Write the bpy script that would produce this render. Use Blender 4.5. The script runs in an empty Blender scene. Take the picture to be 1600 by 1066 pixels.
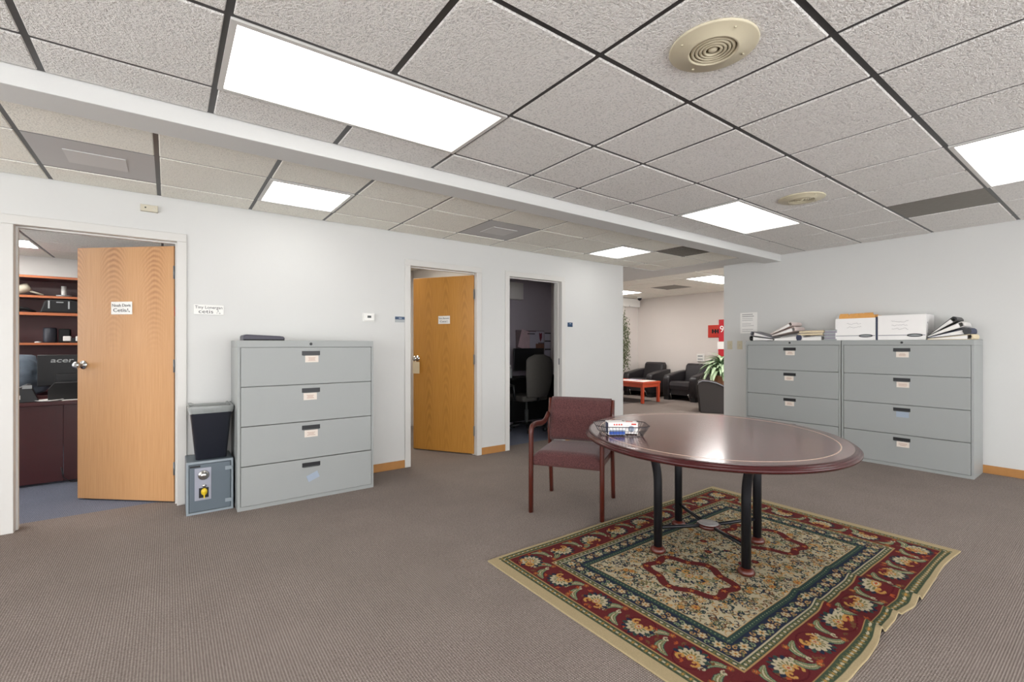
import bpy, bmesh, math, random
import numpy as np
from mathutils import Vector, Matrix
random.seed(7)
PI = math.pi
S = bpy.context.scene
C = S.collection

# ---------------------------------------------------------------- camera, world, exposure
cam_d = bpy.data.cameras.new('camera'); cam = bpy.data.objects.new('camera', cam_d); C.objects.link(cam)
YAW = 0.9349
cam.location = (0, 0, 1.2371)
cam.rotation_euler = (PI/2, 0, YAW - PI/2)
cam_d.sensor_width = 36; cam_d.lens = 728.24/1600*36
cam_d.shift_y = (538.53-533)/1600
cam_d.clip_start = 0.05; cam_d.clip_end = 100
S.camera = cam
S.view_settings.view_transform = 'Standard'; S.view_settings.look = 'None'
S.view_settings.exposure = 0.0; S.view_settings.gamma = 1; S.view_settings.use_curve_mapping = False
w = bpy.data.worlds.new('world'); S.world = w; w.use_nodes = True
w.node_tree.nodes['Background'].inputs[0].default_value = (0.965, 0.975, 1.0, 1)
w.node_tree.nodes['Background'].inputs[1].default_value = 6.3
LIGHT = 4.1            # radiance of the fluorescent troffer lenses
CR, CL, CG = 2.388, 2.356, 2.42      # ceiling heights: right bay, left bay, lounge

# ---------------------------------------------------------------- materials
def lin(c):
    if isinstance(c, str):
        c = tuple(int(c[i:i+2], 16)/255 for i in (0, 2, 4))
    return tuple(x/12.92 if x <= .04045 else ((x+.055)/1.055)**2.4 for x in c)
class NT:
    def __init__(s, name):
        s.m = bpy.data.materials.new(name); s.m.use_nodes = True
        s.t = s.m.node_tree; s.n = s.t.nodes; s.b = s.n['Principled BSDF']
    def node(s, typ, **kw):
        n = s.n.new(typ)
        for k, v in kw.items():
            if k.startswith('i_'): n.inputs[int(k[2:])].default_value = v
            else: setattr(n, k, v)
        return n
    def link(s, a, b): s.t.links.new(a, b)
    def math(s, op, a, b=None, c=None, clamp=False):
        n = s.n.new('ShaderNodeMath'); n.operation = op; n.use_clamp = clamp
        for i, v in enumerate((a, b, c)):
            if v is None: continue
            if isinstance(v, (int, float)): n.inputs[i].default_value = v
            else: s.link(v, n.inputs[i])
        return n.outputs[0]
    def pos(s, obj=False, scale=(1, 1, 1), rot=(0, 0, 0)):
        src = s.n.new('ShaderNodeTexCoord').outputs['Object'] if obj else s.n.new('ShaderNodeNewGeometry').outputs['Position']
        m = s.n.new('ShaderNodeMapping'); m.inputs['Scale'].default_value = scale; m.inputs['Rotation'].default_value = rot
        s.link(src, m.inputs[0]); return m.outputs[0]
    def noise(s, vec, scale, detail=2, rough=.5):
        n = s.n.new('ShaderNodeTexNoise'); n.inputs['Scale'].default_value = scale
        n.inputs['Detail'].default_value = detail; n.inputs['Roughness'].default_value = rough
        s.link(vec, n.inputs['Vector']); return n.outputs['Fac']
    def mix(s, fac, a, b, mode='MIX'):
        n = s.n.new('ShaderNodeMix'); n.data_type = 'RGBA'; n.blend_type = mode
        if isinstance(fac, (int, float)): n.inputs[0].default_value = fac
        else: s.link(fac, n.inputs[0])
        for i, v in ((6, a), (7, b)):
            if isinstance(v, tuple): n.inputs[i].default_value = (*v[:3], 1)
            else: s.link(v, n.inputs[i])
        return n.outputs[2]
    def ramp(s, fac, stops):
        n = s.n.new('ShaderNodeValToRGB'); e = n.color_ramp.elements
        while len(e) < len(stops): e.new(.5)
        for i, (p, c) in enumerate(stops):
            e[i].position = p; e[i].color = (*(c if isinstance(c, tuple) else (c, c, c)), 1)
        s.link(fac, n.inputs[0]); return n.outputs[0]
    def bump(s, h, strength, dist=.002):
        n = s.n.new('ShaderNodeBump'); n.inputs['Strength'].default_value = strength; n.inputs['Distance'].default_value = dist
        s.link(h, n.inputs['Height']); s.link(n.outputs[0], s.b.inputs['Normal'])
    def base(s, c):
        if isinstance(c, tuple): s.b.inputs['Base Color'].default_value = (*c[:3], 1)
        else: s.link(c, s.b.inputs['Base Color'])
def mat(name, col, rough=.5, metal=0, var=.06, vscale=6, bump=0, bscale=60, spec=None, coat=0, bdist=.002):
    k = NT(name); c = lin(col)
    p = k.pos(True)
    if var: k.base(k.mix(k.noise(p, vscale, 3), tuple(x*(1-var) for x in c), tuple(min(1, x*(1+var)) for x in c)))
    else: k.base(c)
    k.b.inputs['Roughness'].default_value = rough; k.b.inputs['Metallic'].default_value = metal
    if spec is not None: k.b.inputs['Specular IOR Level'].default_value = spec
    if coat: k.b.inputs['Coat Weight'].default_value = coat; k.b.inputs['Coat Roughness'].default_value = .08
    if bump: k.bump(k.noise(p, bscale, 4, .6), bump, bdist)
    return k.m
M = {}
M['wall'] = mat('wall_paint', 'CFCFCC', .75, var=.015, vscale=2, bump=.12, bscale=90)
M['trim'] = mat('trim_paint', 'CFCDC8', .45, var=.02)
M['grid'] = mat('ceiling_grid_metal', '4B4A4A', .38, metal=.55, var=.08)
M['grey'] = mat('grey_enamel_steel', '999C9A', .42, var=.015, bump=.03, bscale=300, spec=.4)
M['grey_dark'] = mat('grey_steel_gap', '4A4D4D', .6, var=0)
M['black_plastic'] = mat('black_plastic', '17181B', .38, var=.1)
M['black_matte'] = mat('black_matte', '0E0E10', .7, var=.1)
M['card'] = mat('paper_card', 'DDD3C8', .8, var=.05, vscale=60)
M['card_ink'] = mat('faded_ink', 'B49482', .8, var=.1)
M['blue_card'] = mat('blue_grey_card', '9AA6B6', .5, var=.08)
M['chrome'] = mat('satin_chrome', 'C2C2C0', .22, metal=1, var=.02)
M['hinge'] = mat('grey_hinge_steel', '7B7E80', .4, metal=.7, var=.05)
M['oak_base'] = mat('oak_baseboard', 'AF7B42', .45, var=.12, vscale=18)
M['beige'] = mat('beige_plastic', 'C9C0A6', .45, var=.03)
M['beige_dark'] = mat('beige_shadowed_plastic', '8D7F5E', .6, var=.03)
M['tan'] = mat('almond_plastic', 'C9C2AE', .5, var=.03)
M['white_plastic'] = mat('white_plastic', 'E6E5E0', .4, var=.02)
M['ink'] = mat('black_ink', '2A2C30', .6, var=0)
M['ink_grey'] = mat('grey_ink', '9C9A9A', .8, var=0)
M['navy'] = mat('navy_print', '343A52', .6, var=.05)
M['vent'] = mat('grey_vent_sheet', 'B3B1B0', .5, var=.03, vscale=3)
M['vent_dark'] = mat('dark_vent_mesh', '7B766E', .6, var=.15, vscale=30)
M['mahog'] = mat('mahogany_laminate', '4E2527', .32, var=.12, vscale=9)
M['shelf_edge'] = mat('lit_shelf_edge', 'B5683E', .35, var=.1, vscale=20)  # light on the shelf fronts put into their orange-brown colour
M['cherry'] = mat('cherry_wood', '4E1D13', .34, var=.16, vscale=14, coat=.12)
M['cherry_dark'] = mat('dark_cherry_wood', '451A14', .32, var=.14, vscale=14, coat=.2)
M['table_edge'] = mat('table_edge_mahogany', '3C1314', .26, var=.12, vscale=10, coat=.1, spec=.35)
M['orange_wood'] = mat('orange_cherry_wood', 'B8472A', .35, var=.12, vscale=14)
M['leg'] = mat('black_tube_steel', '17181C', .35, metal=.3, var=.05)
M['hub'] = mat('grey_hub_top', '9C9896', .4, metal=.3, var=.04)
M['leather'] = mat('black_leather', '272427', .42, var=.15, vscale=12, bump=.2, bscale=160)
M['paper'] = mat('white_paper', 'ECEAE6', .8, var=.03, vscale=40)
M['box'] = mat('white_cardboard', 'EDEBE8', .75, var=.03, vscale=8)
M['manila'] = mat('manila_folder', 'DCA25A', .7, var=.12, vscale=30)
M['manila_pale'] = mat('pale_manila', 'D8C9A8', .7, var=.06, vscale=30)
M['pinkish'] = mat('pinkish_vinyl', 'DACBC6', .5, var=.04)
M['white_vinyl'] = mat('white_vinyl', 'DDDAD6', .45, var=.03)
M['grey_vinyl'] = mat('grey_vinyl', '77777D', .45, var=.05)
M['lilac_paper'] = mat('lilac_grey_paper', '9E98A4', .8, var=.15, vscale=60)
M['steel'] = mat('rim_steel', '8B8B88', .3, metal=.9, var=0)
M['safe'] = mat('safe_slate_enamel', '5A656D', .42, var=.04, bump=.05, bscale=300)
M['safe_frame'] = mat('safe_grey_frame', '8B959B', .4, var=.03)
M['safe_plate'] = mat('brushed_alloy_plate', 'A3A6B2', .35, metal=.4, var=.04)
M['yellow'] = mat('yellow_key', 'D6B925', .4, var=.05)
M['bin'] = mat('charcoal_plastic', '2B2D36', .45, var=.06)
M['liner'] = mat('clear_bag_film', 'B9BDBB', .25, var=.1, vscale=30)
M['liner'].node_tree.nodes['Principled BSDF'].inputs['Alpha'].default_value = .55
M['red'] = mat('red_print', 'C8301F', .55, var=.05)
M['red2'] = mat('red_banner', 'B5202C', .55, var=.05)
M['blue'] = mat('blue_print', '2F55A8', .5, var=.1)
M['placard_blue'] = mat('placard_navy', '22405F', .4, var=.05)
M['placard_grey'] = mat('placard_grey', 'A7ABAC', .5, var=.03)
M['lcd'] = mat('lcd_dark', '1B211F', .3, var=0)
M['wire'] = mat('black_wire', '23232A', .4, metal=.4, var=0)
M['cloth'] = mat('slate_blue_cloth', '5B6773', .85, var=.3, vscale=18, bump=.5, bscale=30)
M['task_fabric'] = mat('olive_grey_fabric', '4A4743', .9, var=.1, vscale=30, bump=.3, bscale=300)
M['purple'] = mat('purple_black_gel', '3B3945', .45, var=.1)
M['terracotta'] = mat('stained_wood_pot', '8A5A3A', .6, var=.2, vscale=14)
M['soil'] = mat('dark_soil', '2B211A', .95, var=.2)
M['bark'] = mat('grey_bark', '6A5A4A', .9, var=.2, vscale=30)
M['ficus'] = mat('ficus_leaf', '5D6546', .6, var=.3, vscale=5)
M['cork'] = mat('dusty_cork', '6E5F63', .9, var=.1, vscale=40)
M['poster_pink'] = mat('poster_pale_pink', 'C3A9B0', .8, var=.2, vscale=14)
M['poster_white'] = mat('poster_white', 'B9B5C4', .8, var=.08, vscale=14)
M['poster_red'] = mat('poster_dark_red', '6B2338', .8, var=.2, vscale=20)
M['poster_tan'] = mat('poster_tan', '7A5444', .8, var=.2, vscale=40)
M['office_wall'] = mat('office_wall_paint', 'CFCBC8', .8, var=.02, vscale=2)
M['bright_wall'] = mat('lit_wall_paint', 'EFEEEA', .8, var=.01)  # lighter wall colour standing in for light on the first office's back wall
M['dim_wall'] = mat('shaded_wall_paint', 'A9A1AA', .8, var=.02, vscale=2)  # dimness of the third office put into its wall colour
M['lounge_wall'] = mat('lounge_wall_paint', 'DDD6D0', .8, var=.02, vscale=2)
M['glass'] = mat('window_glass', 'FFFFFF', .0, var=0)
M['glass'].node_tree.nodes['Principled BSDF'].inputs['Transmission Weight'].default_value = 1
M['glass'].node_tree.nodes['Principled BSDF'].inputs['IOR'].default_value = 1.02

k = NT('troffer_lens'); k.base((.9, .9, .9)); k.b.inputs['Emission Color'].default_value = (1, .985, .965, 1)
k.b.inputs['Emission Strength'].default_value = LIGHT; M['lens'] = k.m
k = NT('bright_troffer_lens'); k.base((.9, .9, .9)); k.b.inputs['Emission Color'].default_value = (1, .96, .93, 1)
k.b.inputs['Emission Strength'].default_value = 17.0; M['lens_bright'] = k.m
k = NT('dim_troffer_lens'); k.base((.9, .9, .9)); k.b.inputs['Emission Color'].default_value = (1, .93, .82, 1)
k.b.inputs['Emission Strength'].default_value = 24.0; M['lens_warm'] = k.m

def tile_mat(name, col, strength, scale):
    k = NT(name); p = k.pos(False); c = lin(col)
    n1 = k.noise(p, scale, 3, .55); n2 = k.noise(p, scale*2.6, 2, .5)
    h = k.math('ADD', n1, k.math('MULTIPLY', n2, .45))
    spk_shade = k.ramp(n1, [(.30, tuple(x*.66 for x in c)), (.50, c)])  # speckle plus relief shade put into the colour, darker where the bump dips
    k.base(k.mix(k.noise(p, .7, 2), spk_shade, k.mix(.5, spk_shade, tuple(x*.93 for x in c))))
    k.b.inputs['Roughness'].default_value = .95; k.b.inputs['Specular IOR Level'].default_value = .1
    k.bump(h, strength, .014); return k.m
M['tile'] = tile_mat('textured_ceiling_tile', 'F4F1EC', 1.0, 92)
M['tile_smooth'] = tile_mat('fine_ceiling_tile', 'F5F2E8', .45, 120)

def carpet(name, ca, cb, cdot, pitch):
    k = NT(name); p = k.pos(False)
    sx = k.node('ShaderNodeSeparateXYZ'); k.link(p, sx.inputs[0])
    fx = k.math('SINE', k.math('MULTIPLY', sx.outputs[0], 2*PI/pitch))
    fy = k.math('SINE', k.math('MULTIPLY', sx.outputs[1], 2*PI/(pitch*.8)))
    big = k.noise(p, 3.0, 3); fine = k.noise(p, 260, 2); mid = k.noise(p, 110, 2)
    dot = k.math('MULTIPLY', k.math('MULTIPLY_ADD', fx, .5, .5), k.math('MULTIPLY_ADD', fy, .5, .5))
    hgt = k.math('ADD', dot, k.math('MULTIPLY', fine, .6))
    col = k.mix(k.math('MULTIPLY_ADD', mid, 1.6, -.3, True), lin(ca), lin(cb))
    d2 = k.math('MULTIPLY', k.math('SMOOTH_MIN', k.math('POWER', dot, 2.0), 1, .1), k.math('MULTIPLY_ADD', fine, 2.6, -.75, True))
    col = k.mix(d2, col, lin(cdot))
    col = k.mix(k.math('MULTIPLY', big, .35), col, tuple(x*.8 for x in lin(ca)))
    k.base(col); k.b.inputs['Roughness'].default_value = .95; k.b.inputs['Specular IOR Level'].default_value = .08
    k.bump(hgt, .55, .004); return k.m
M['carpet'] = carpet('brown_mauve_carpet', '605650', '928780', 'E8DCD2', .0105)
M['carpet_blue'] = carpet('blue_grey_carpet', '5A5E6C', '7D8291', 'A9AFBD', .011)

def veneer(name, ca, cb, cy, xs, zs, amt, zf):
    k = NT(name); p = k.pos(True)
    sx = k.node('ShaderNodeSeparateXYZ'); k.link(p, sx.inputs[0])
    nz = k.noise(k.pos(True, (1, 1, .35)), 3.0, 3)
    xx = k.math('FRACT', k.math('MULTIPLY', sx.outputs[0], xs)); xx = k.math('SUBTRACT', xx, .5)
    x2 = k.math('MULTIPLY', xx, xx)
    s_ = k.math('ADD', k.math('MULTIPLY', sx.outputs[2], zs), k.math('MULTIPLY', x2, 26))
    s_ = k.math('ADD', s_, k.math('MULTIPLY', nz, 5.0))
    band = k.math('MULTIPLY_ADD', k.math('SINE', k.math('MULTIPLY', s_, 2*PI)), .5, .5)
    arch = k.math('SUBTRACT', 1, k.math('MULTIPLY', k.math('ABSOLUTE', xx), 2.6), None, True)
    fade = k.math('MULTIPLY', k.noise(k.pos(True, (3, 3, .8)), 1.6, 2), arch)
    zfade = k.math('MULTIPLY_ADD', sx.outputs[2], 1.1, zf, True) if zf < 0 else 1
    f1 = k.math('MULTIPLY', k.math('MULTIPLY', band, zfade), k.math('MULTIPLY', fade, amt))
    st = k.noise(k.pos(True, (60, 60, 1.6)), 2.2, 3, .6)
    col = k.mix(k.math('MULTIPLY_ADD', st, 1.7, -.35, True), lin(ca), lin(cb))
    col = k.mix(k.math('MULTIPLY', f1, 1.0, None, True), col, lin(cy))
    k.base(col); k.b.inputs['Roughness'].default_value = .38; k.b.inputs['Coat Weight'].default_value = .15
    return k.m
M['oak_pink'] = veneer('pale_oak_veneer', 'C99B6C', 'B58556', '8E5C38', 2.9, 24, 1.6, -1.25)
M['oak_gold'] = veneer('golden_oak_veneer', 'C28A3E', 'A8742B', '8F6022', 4.3, 7, .75, 0)

k = NT('table_mahogany'); p = k.pos(True, (1, 7, 1), (0, 0, .6))
n = k.noise(p, 3.2, 4, .6)
k.base(k.mix(k.math('MULTIPLY_ADD', n, 2, -.5, True), lin('522B2A'), lin('6F4340')))
k.b.inputs['Roughness'].default_value = .2; k.b.inputs['Coat Weight'].default_value = .45; k.b.inputs['Coat Roughness'].default_value = .12
M['table'] = k.m
k = NT('plum_tweed'); p = k.pos(True)
k.base(k.mix(k.math('MULTIPLY_ADD', k.noise(p, 240, 2), 3, -1, True), lin('3A2424'), lin('6C4645')))
k.b.inputs['Roughness'].default_value = .95; k.b.inputs['Specular IOR Level'].default_value = .1
k.b.inputs['Sheen Weight'].default_value = .25; k.bump(k.noise(p, 400, 2), .4, .002); M['tweed'] = k.m
k = NT('variegated_leaf'); p = k.pos(True)
sx = k.node('ShaderNodeSeparateXYZ'); k.link(p, sx.inputs[0])
ed = k.math('MULTIPLY', k.math('ABSOLUTE', sx.outputs[0]), 26, None)
k.base(k.mix(k.math('ADD', ed, k.math('MULTIPLY_ADD', k.noise(p, 25, 2), .9, -.65), None, True), lin('C3D9B4'), lin('3F6A38')))
k.b.inputs['Roughness'].default_value = .4; M['leaf'] = k.m
k = NT('rug_pile'); a = k.node('ShaderNodeAttribute', attribute_name='pile')
p = k.pos(True); n = k.noise(p, 420, 2)
k.base(k.mix(1, a.outputs['Color'], k.ramp(n, [(.25, .72), (.75, 1.0)]), 'MULTIPLY'))
k.b.inputs['Roughness'].default_value = .95; k.b.inputs['Specular IOR Level'].default_value = .08; k.bump(n, .4, .003); M['rug'] = k.m

# ---------------------------------------------------------------- mesh building
class MB:
    """collects shapes in local coordinates; build() links ONE mesh object"""
    def __init__(s): s.bm = bmesh.new()
    def _new(s, v0, T):
        if T is not None: bmesh.ops.transform(s.bm, matrix=T, verts=s.bm.verts[v0:] if isinstance(v0, int) else v0)
    def box(s, x0, x1, y0, y1, z0, z1, bev=0, seg=2, T=None):
        n = len(s.bm.verts); s.bm.verts.ensure_lookup_table()
        t = bmesh.new()
        vs = [t.verts.new(c) for c in ((x0, y0, z0), (x1, y0, z0), (x1, y1, z0), (x0, y1, z0), (x0, y0, z1), (x1, y0, z1), (x1, y1, z1), (x0, y1, z1))]
        for f in ((3, 2, 1, 0), (4, 5, 6, 7), (0, 1, 5, 4), (1, 2, 6, 5), (2, 3, 7, 6), (3, 0, 4, 7)): t.faces.new([vs[i] for i in f])
        if bev: bmesh.ops.bevel(t, geom=t.edges[:], offset=bev, segments=seg, profile=.5, affect='EDGES')
        s.merge(t, T); return s
    def merge(s, t, T=None):
        if T is not None: bmesh.ops.transform(t, matrix=T, verts=t.verts[:])
        t.verts.index_update()
        m = [s.bm.verts.new(v.co) for v in t.verts]
        for f in t.faces:
            nf = s.bm.faces.new([m[v.index] for v in f.verts]); nf.smooth = f.smooth
        t.free()
    def prism(s, pts, y0, y1, bev=0, seg=2, T=None, smooth=False):
        """closed outline pts in x,z extruded along y"""
        t = bmesh.new(); A = [t.verts.new((x, y0, z)) for x, z in pts]; B = [t.verts.new((x, y1, z)) for x, z in pts]
        n = len(pts); t.faces.new(A); t.faces.new(B[::-1])
        for i in range(n): t.faces.new((A[i], B[i], B[(i+1) % n], A[(i+1) % n]))
        bmesh.ops.recalc_face_normals(t, faces=t.faces[:])
        if bev:
            ed = [e for e in t.edges if all(v in A for v in e.verts) or all(v in B for v in e.verts)]
            bmesh.ops.bevel(t, geom=ed, offset=bev, segments=seg, profile=.5, affect='EDGES')
        if smooth:
            for f in t.faces: f.smooth = True
        s.merge(t, T); return s
    def lathe(s, prof, seg=24, T=None, smooth=True, sx=1, sy=1, cap=True):
        t = bmesh.new(); rings = []
        for r, z in prof:
            if r < 1e-6: rings.append([t.verts.new((0, 0, z))])
            else: rings.append([t.verts.new((r*sx*math.cos(2*PI*i/seg), r*sy*math.sin(2*PI*i/seg), z)) for i in range(seg)])
        for a, b in zip(rings, rings[1:]):
            for i in range(seg):
                j = (i+1) % seg
                if len(a) == 1 and len(b) == 1: break
                if len(a) == 1: f = t.faces.new((a[0], b[j], b[i]))
                elif len(b) == 1: f = t.faces.new((a[i], a[j], b[0]))
                else: f = t.faces.new((a[i], a[j], b[j], b[i]))
                f.smooth = smooth
        if cap:
            for r in (rings[0], rings[-1]):
                if len(r) > 1: t.faces.new(r)
        bmesh.ops.recalc_face_normals(t, faces=t.faces[:])
        s.merge(t, T); return s
    def sweep(s, path, cs, closed=False, side=None, T=None, smooth=True, scale=None):
        """cross section cs [(a,b)] swept along path; side = fixed reference vector"""
        t = bmesh.new(); P = [Vector(p) for p in path]; n = len(P); R = []
        prev = None
        for i in range(n):
            if closed: d = P[(i+1) % n]-P[i-1]
            else: d = P[min(i+1, n-1)]-P[max(i-1, 0)]
            d.normalize()
            if side is not None: a = Vector(side)
            elif prev is not None: a = prev
            else: a = Vector((0, 0, 1)) if abs(d.z) < .9 else Vector((1, 0, 0))
            a = (a-d*a.dot(d)).normalized(); b = d.cross(a); prev = a
            q = scale[i] if scale else 1
            R.append([t.verts.new(P[i]+a*u*q+b*v*q) for u, v in cs])
        m = len(cs)
        for i in range(n if closed else n-1):
            A, B = R[i], R[(i+1) % n]
            for j in range(m):
                f = t.faces.new((A[j], A[(j+1) % m], B[(j+1) % m], B[j])); f.smooth = smooth
        if not closed: t.faces.new(R[0]); t.faces.new(R[-1])
        bmesh.ops.recalc_face_normals(t, faces=t.faces[:])
        s.merge(t, T); return s
    def tube(s, path, r, seg=8, **kw):
        return s.sweep(path, [(r*math.cos(2*PI*i/seg), r*math.sin(2*PI*i/seg)) for i in range(seg)], **kw)
    def bar(s, path, w_, h_, side=(0, 0, 1), b=.25, **kw):
        a, c = w_/2, h_/2; q = min(a, c)*b*2
        cs = [(-a+q, -c), (a-q, -c), (a, -c+q), (a, c-q), (a-q, c), (-a+q, c), (-a, c-q), (-a, -c+q)]
        return s.sweep(path, cs, side=side, **kw)
    def mesh(s, name, m):
        me = bpy.data.meshes.new(name); s.bm.normal_update(); s.bm.to_mesh(me); s.bm.free()
        if m: me.materials.append(M[m] if isinstance(m, str) else m)
        return me
    def build(s, name, m, parent=None, label=None, loc=None, rot=None, shade=False):
        o = bpy.data.objects.new(name, s.mesh(name, m)); C.objects.link(o)
        if parent is not None: o.parent = parent
        if label: o['label'] = label
        if loc: o.location = loc
        if rot: o.rotation_euler = rot
        return o
def tag(o, label=None, cat=None, group=None, kind=None):
    if label: o['label'] = label
    if cat: o['category'] = cat
    if group: o['group'] = group
    if kind: o['kind'] = kind
    return o
def thing(name, label, cat, loc=(0, 0, 0), rot=0, group=None, kind=None):
    o = bpy.data.objects.new(name, None); C.objects.link(o); o.location = loc
    o.rotation_euler = rot if isinstance(rot, tuple) else (0, 0, rot); o.empty_display_size = .1
    return tag(o, label, cat, group, kind)
def struct(name, mb, m, parent=None):
    o = mb.build(name, m, parent)
    if parent is None: o['kind'] = 'structure'
    return o
def copy_tree(o, parent=None):
    c = o.copy(); C.objects.link(c)
    if parent is not None: c.parent = parent
    for ch in list(o.children): copy_tree(ch, c)
    return c
def Rz(a): return Matrix.Rotation(a, 4, 'Z')
def Rx(a): return Matrix.Rotation(a, 4, 'X')
def Ry(a): return Matrix.Rotation(a, 4, 'Y')
def Tr(x, y, z): return Matrix.Translation((x, y, z))
def text(txt, size, m, parent, loc, rot=(PI/2, 0, 0), name='lettering', sx=1, shear=0, align='CENTER', bold=0):
    cu = bpy.data.curves.new(name, 'FONT'); cu.body = txt; cu.size = size; cu.extrude = .0004; cu.align_x = align
    cu.resolution_u = 3; cu.shear = shear; cu.offset = bold
    t = bpy.data.objects.new('tmp', cu); C.objects.link(t)
    dg = bpy.context.evaluated_depsgraph_get(); me = bpy.data.meshes.new_from_object(t.evaluated_get(dg))
    bpy.data.objects.remove(t); me.materials.clear(); me.materials.append(M[m])
    o = bpy.data.objects.new(name, me); C.objects.link(o); o.parent = parent; o.location = loc; o.rotation_euler = rot
    o.scale = (sx, 1, 1); return o

# ---------------------------------------------------------------- room shell
struct('floor', MB().box(-3.7, 10.1, -3.3, 4.60, -.12, 0).box(5.087, 10.1, 4.60, 8.1, -.12, 0), 'carpet')
struct('floor', MB().box(-3.6, 1.1, 4.60, 8.5, -.12, 0).box(3.05, 5.087, 4.60, 5.9, -.12, 0), 'carpet_blue')
struct('floor', MB().box(1.1, 3.05, 4.60, 6.7, -.12, 0), 'carpet')
W0, W1 = 4.4115, 4.545
DO = [(-.815, .055, 2.028), (1.975, 2.765, 2.036), (3.215, 4.035, 2.036)]
mb = MB(); x = -3.7
for a, b, h in DO:
    mb.box(x, a-.02, W0, W1, 0, CR+.2); mb.box(a-.02, b+.02, W0, W1, h+.02, CR+.2); x = b+.02
mb.box(x, 5.227, W0, W1, 0, CR+.2)
struct('wall_left', mb, 'wall')
struct('wall_back', MB().box(6.34, 6.48, -3.3, 3.532, 0, CR+.2), 'wall')
struct('wall_front', MB().box(-3.7, -3.56, -3.3, -2.9, 0, CR+.2).box(-3.7, -3.56, -2.9, 3.3, 0, .3).box(-3.7, -3.56, -2.9, 3.3, 2.2, CR+.2).box(-3.7, -3.56, .1, .3, .3, 2.2).box(-3.7, -3.56, 3.3, 5.2, 0, CR+.2).box(-3.7, -3.56, 5.2, 8.1, 0, .8).box(-3.7, -3.56, 5.2, 8.1, 2.2, CR+.2).box(-3.7, -3.56, 8.1, 8.5, 0, CR+.2), 'wall')
# window wall behind the photographer
mb = MB(); x = -3.7; WN = [(-3.4, -1.1), (-1.0, 1.3), (1.4, 3.7), (3.8, 6.2)]
for a, b in WN:
    mb.box(x, a, -3.3, -3.16, 0, CR+.2); mb.box(a, b, -3.3, -3.16, 0, .25); mb.box(a, b, -3.3, -3.16, 2.3, CR+.2); x = b
mb.box(x, 6.48, -3.3, -3.16, 0, CR+.2)
struct('wall_right', mb, 'wall')
for i, (a, b) in enumerate(WN):
    e = thing('window_%d' % (i+1), None, None, ((a+b)/2, -3.23, .25), kind='structure'); hw = (b-a)/2
    MB().box(-hw, hw, -.04, .04, 0, .05).box(-hw, hw, -.04, .04, 2.0, 2.05).box(-hw, -hw+.05, -.04, .04, .05, 2.0).box(hw-.05, hw, -.04, .04, .05, 2.0).box(-.02, .02, -.03, .03, .05, 2.0).build('window_frame', 'trim', e)
for i, (x_, y_, z_, hw, H_, r_) in enumerate([(-3.63, 6.65, .8, 1.45, 1.4, -PI/2), (8.25, 1.43, .3, 1.45, 2.0, 0), (-3.63, -1.4, .3, 1.5, 1.9, -PI/2), (-3.63, 1.8, .3, 1.5, 1.9, -PI/2)]):  # unseen windows added to let daylight onto back wall, lounge and first office
    e = thing('window_%d' % (i+5), None, None, (x_, y_, z_), r_, kind='structure')
    MB().box(-hw, hw, -.04, .04, 0, .05).box(-hw, hw, -.04, .04, H_-.05, H_).box(-hw, -hw+.05, -.04, .04, .05, H_-.05).box(hw-.05, hw, -.04, .04, .05, H_-.05).box(-.02, .02, -.03, .03, .05, H_-.05).build('window_frame', 'trim', e)
# offices and lounge
struct('wall_office_one_side', MB().box(1.05, 1.15, W1, 8.5, 0, CR+.2), 'office_wall')
struct('wall_office_one_back', MB().box(-3.56, 1.05, 8.36, 8.5, 0, CR+.2), 'bright_wall')
struct('wall_office_two_back', MB().box(1.15, 3.0, 6.6, 6.7, 0, CR+.2), 'office_wall')
struct('wall_office_two_side', MB().box(3.0, 3.1, W1, 6.7, 0, CR+.2), 'office_wall')
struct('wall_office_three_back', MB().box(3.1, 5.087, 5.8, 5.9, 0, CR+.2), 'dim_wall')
struct('wall_office_three_side', MB().box(5.087, 5.227, W1, 7.99, 0, CR+.25), 'lounge_wall')
struct('wall_lounge_left', MB().box(5.227, 10.04, 7.85, 7.99, 0, 2.7), 'lounge_wall')
struct('wall_lounge_back', MB().box(9.9, 10.04, 1.36, 7.85, 0, 2.7), 'lounge_wall')
struct('wall_lounge_right', MB().box(6.48, 6.8, 1.36, 1.5, 0, 2.7).box(6.8, 9.7, 1.36, 1.5, 0, .3).box(6.8, 9.7, 1.36, 1.5, 2.3, 2.7).box(9.7, 9.9, 1.36, 1.5, 0, 2.7), 'lounge_wall')
# beam between the two ceiling bays and the plain soffit at the lounge opening
struct('trim_1', MB().box(-3.56, 6.34, 2.768, 2.972, 2.306, 2.56, .002, 1), 'wall')
struct('trim_2', MB().box(5.93, 6.48, 2.98, 7.85, 2.352, 2.7).box(5.227, 5.93, 4.42, 7.85, 2.352, 2.7), 'wall')

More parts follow.
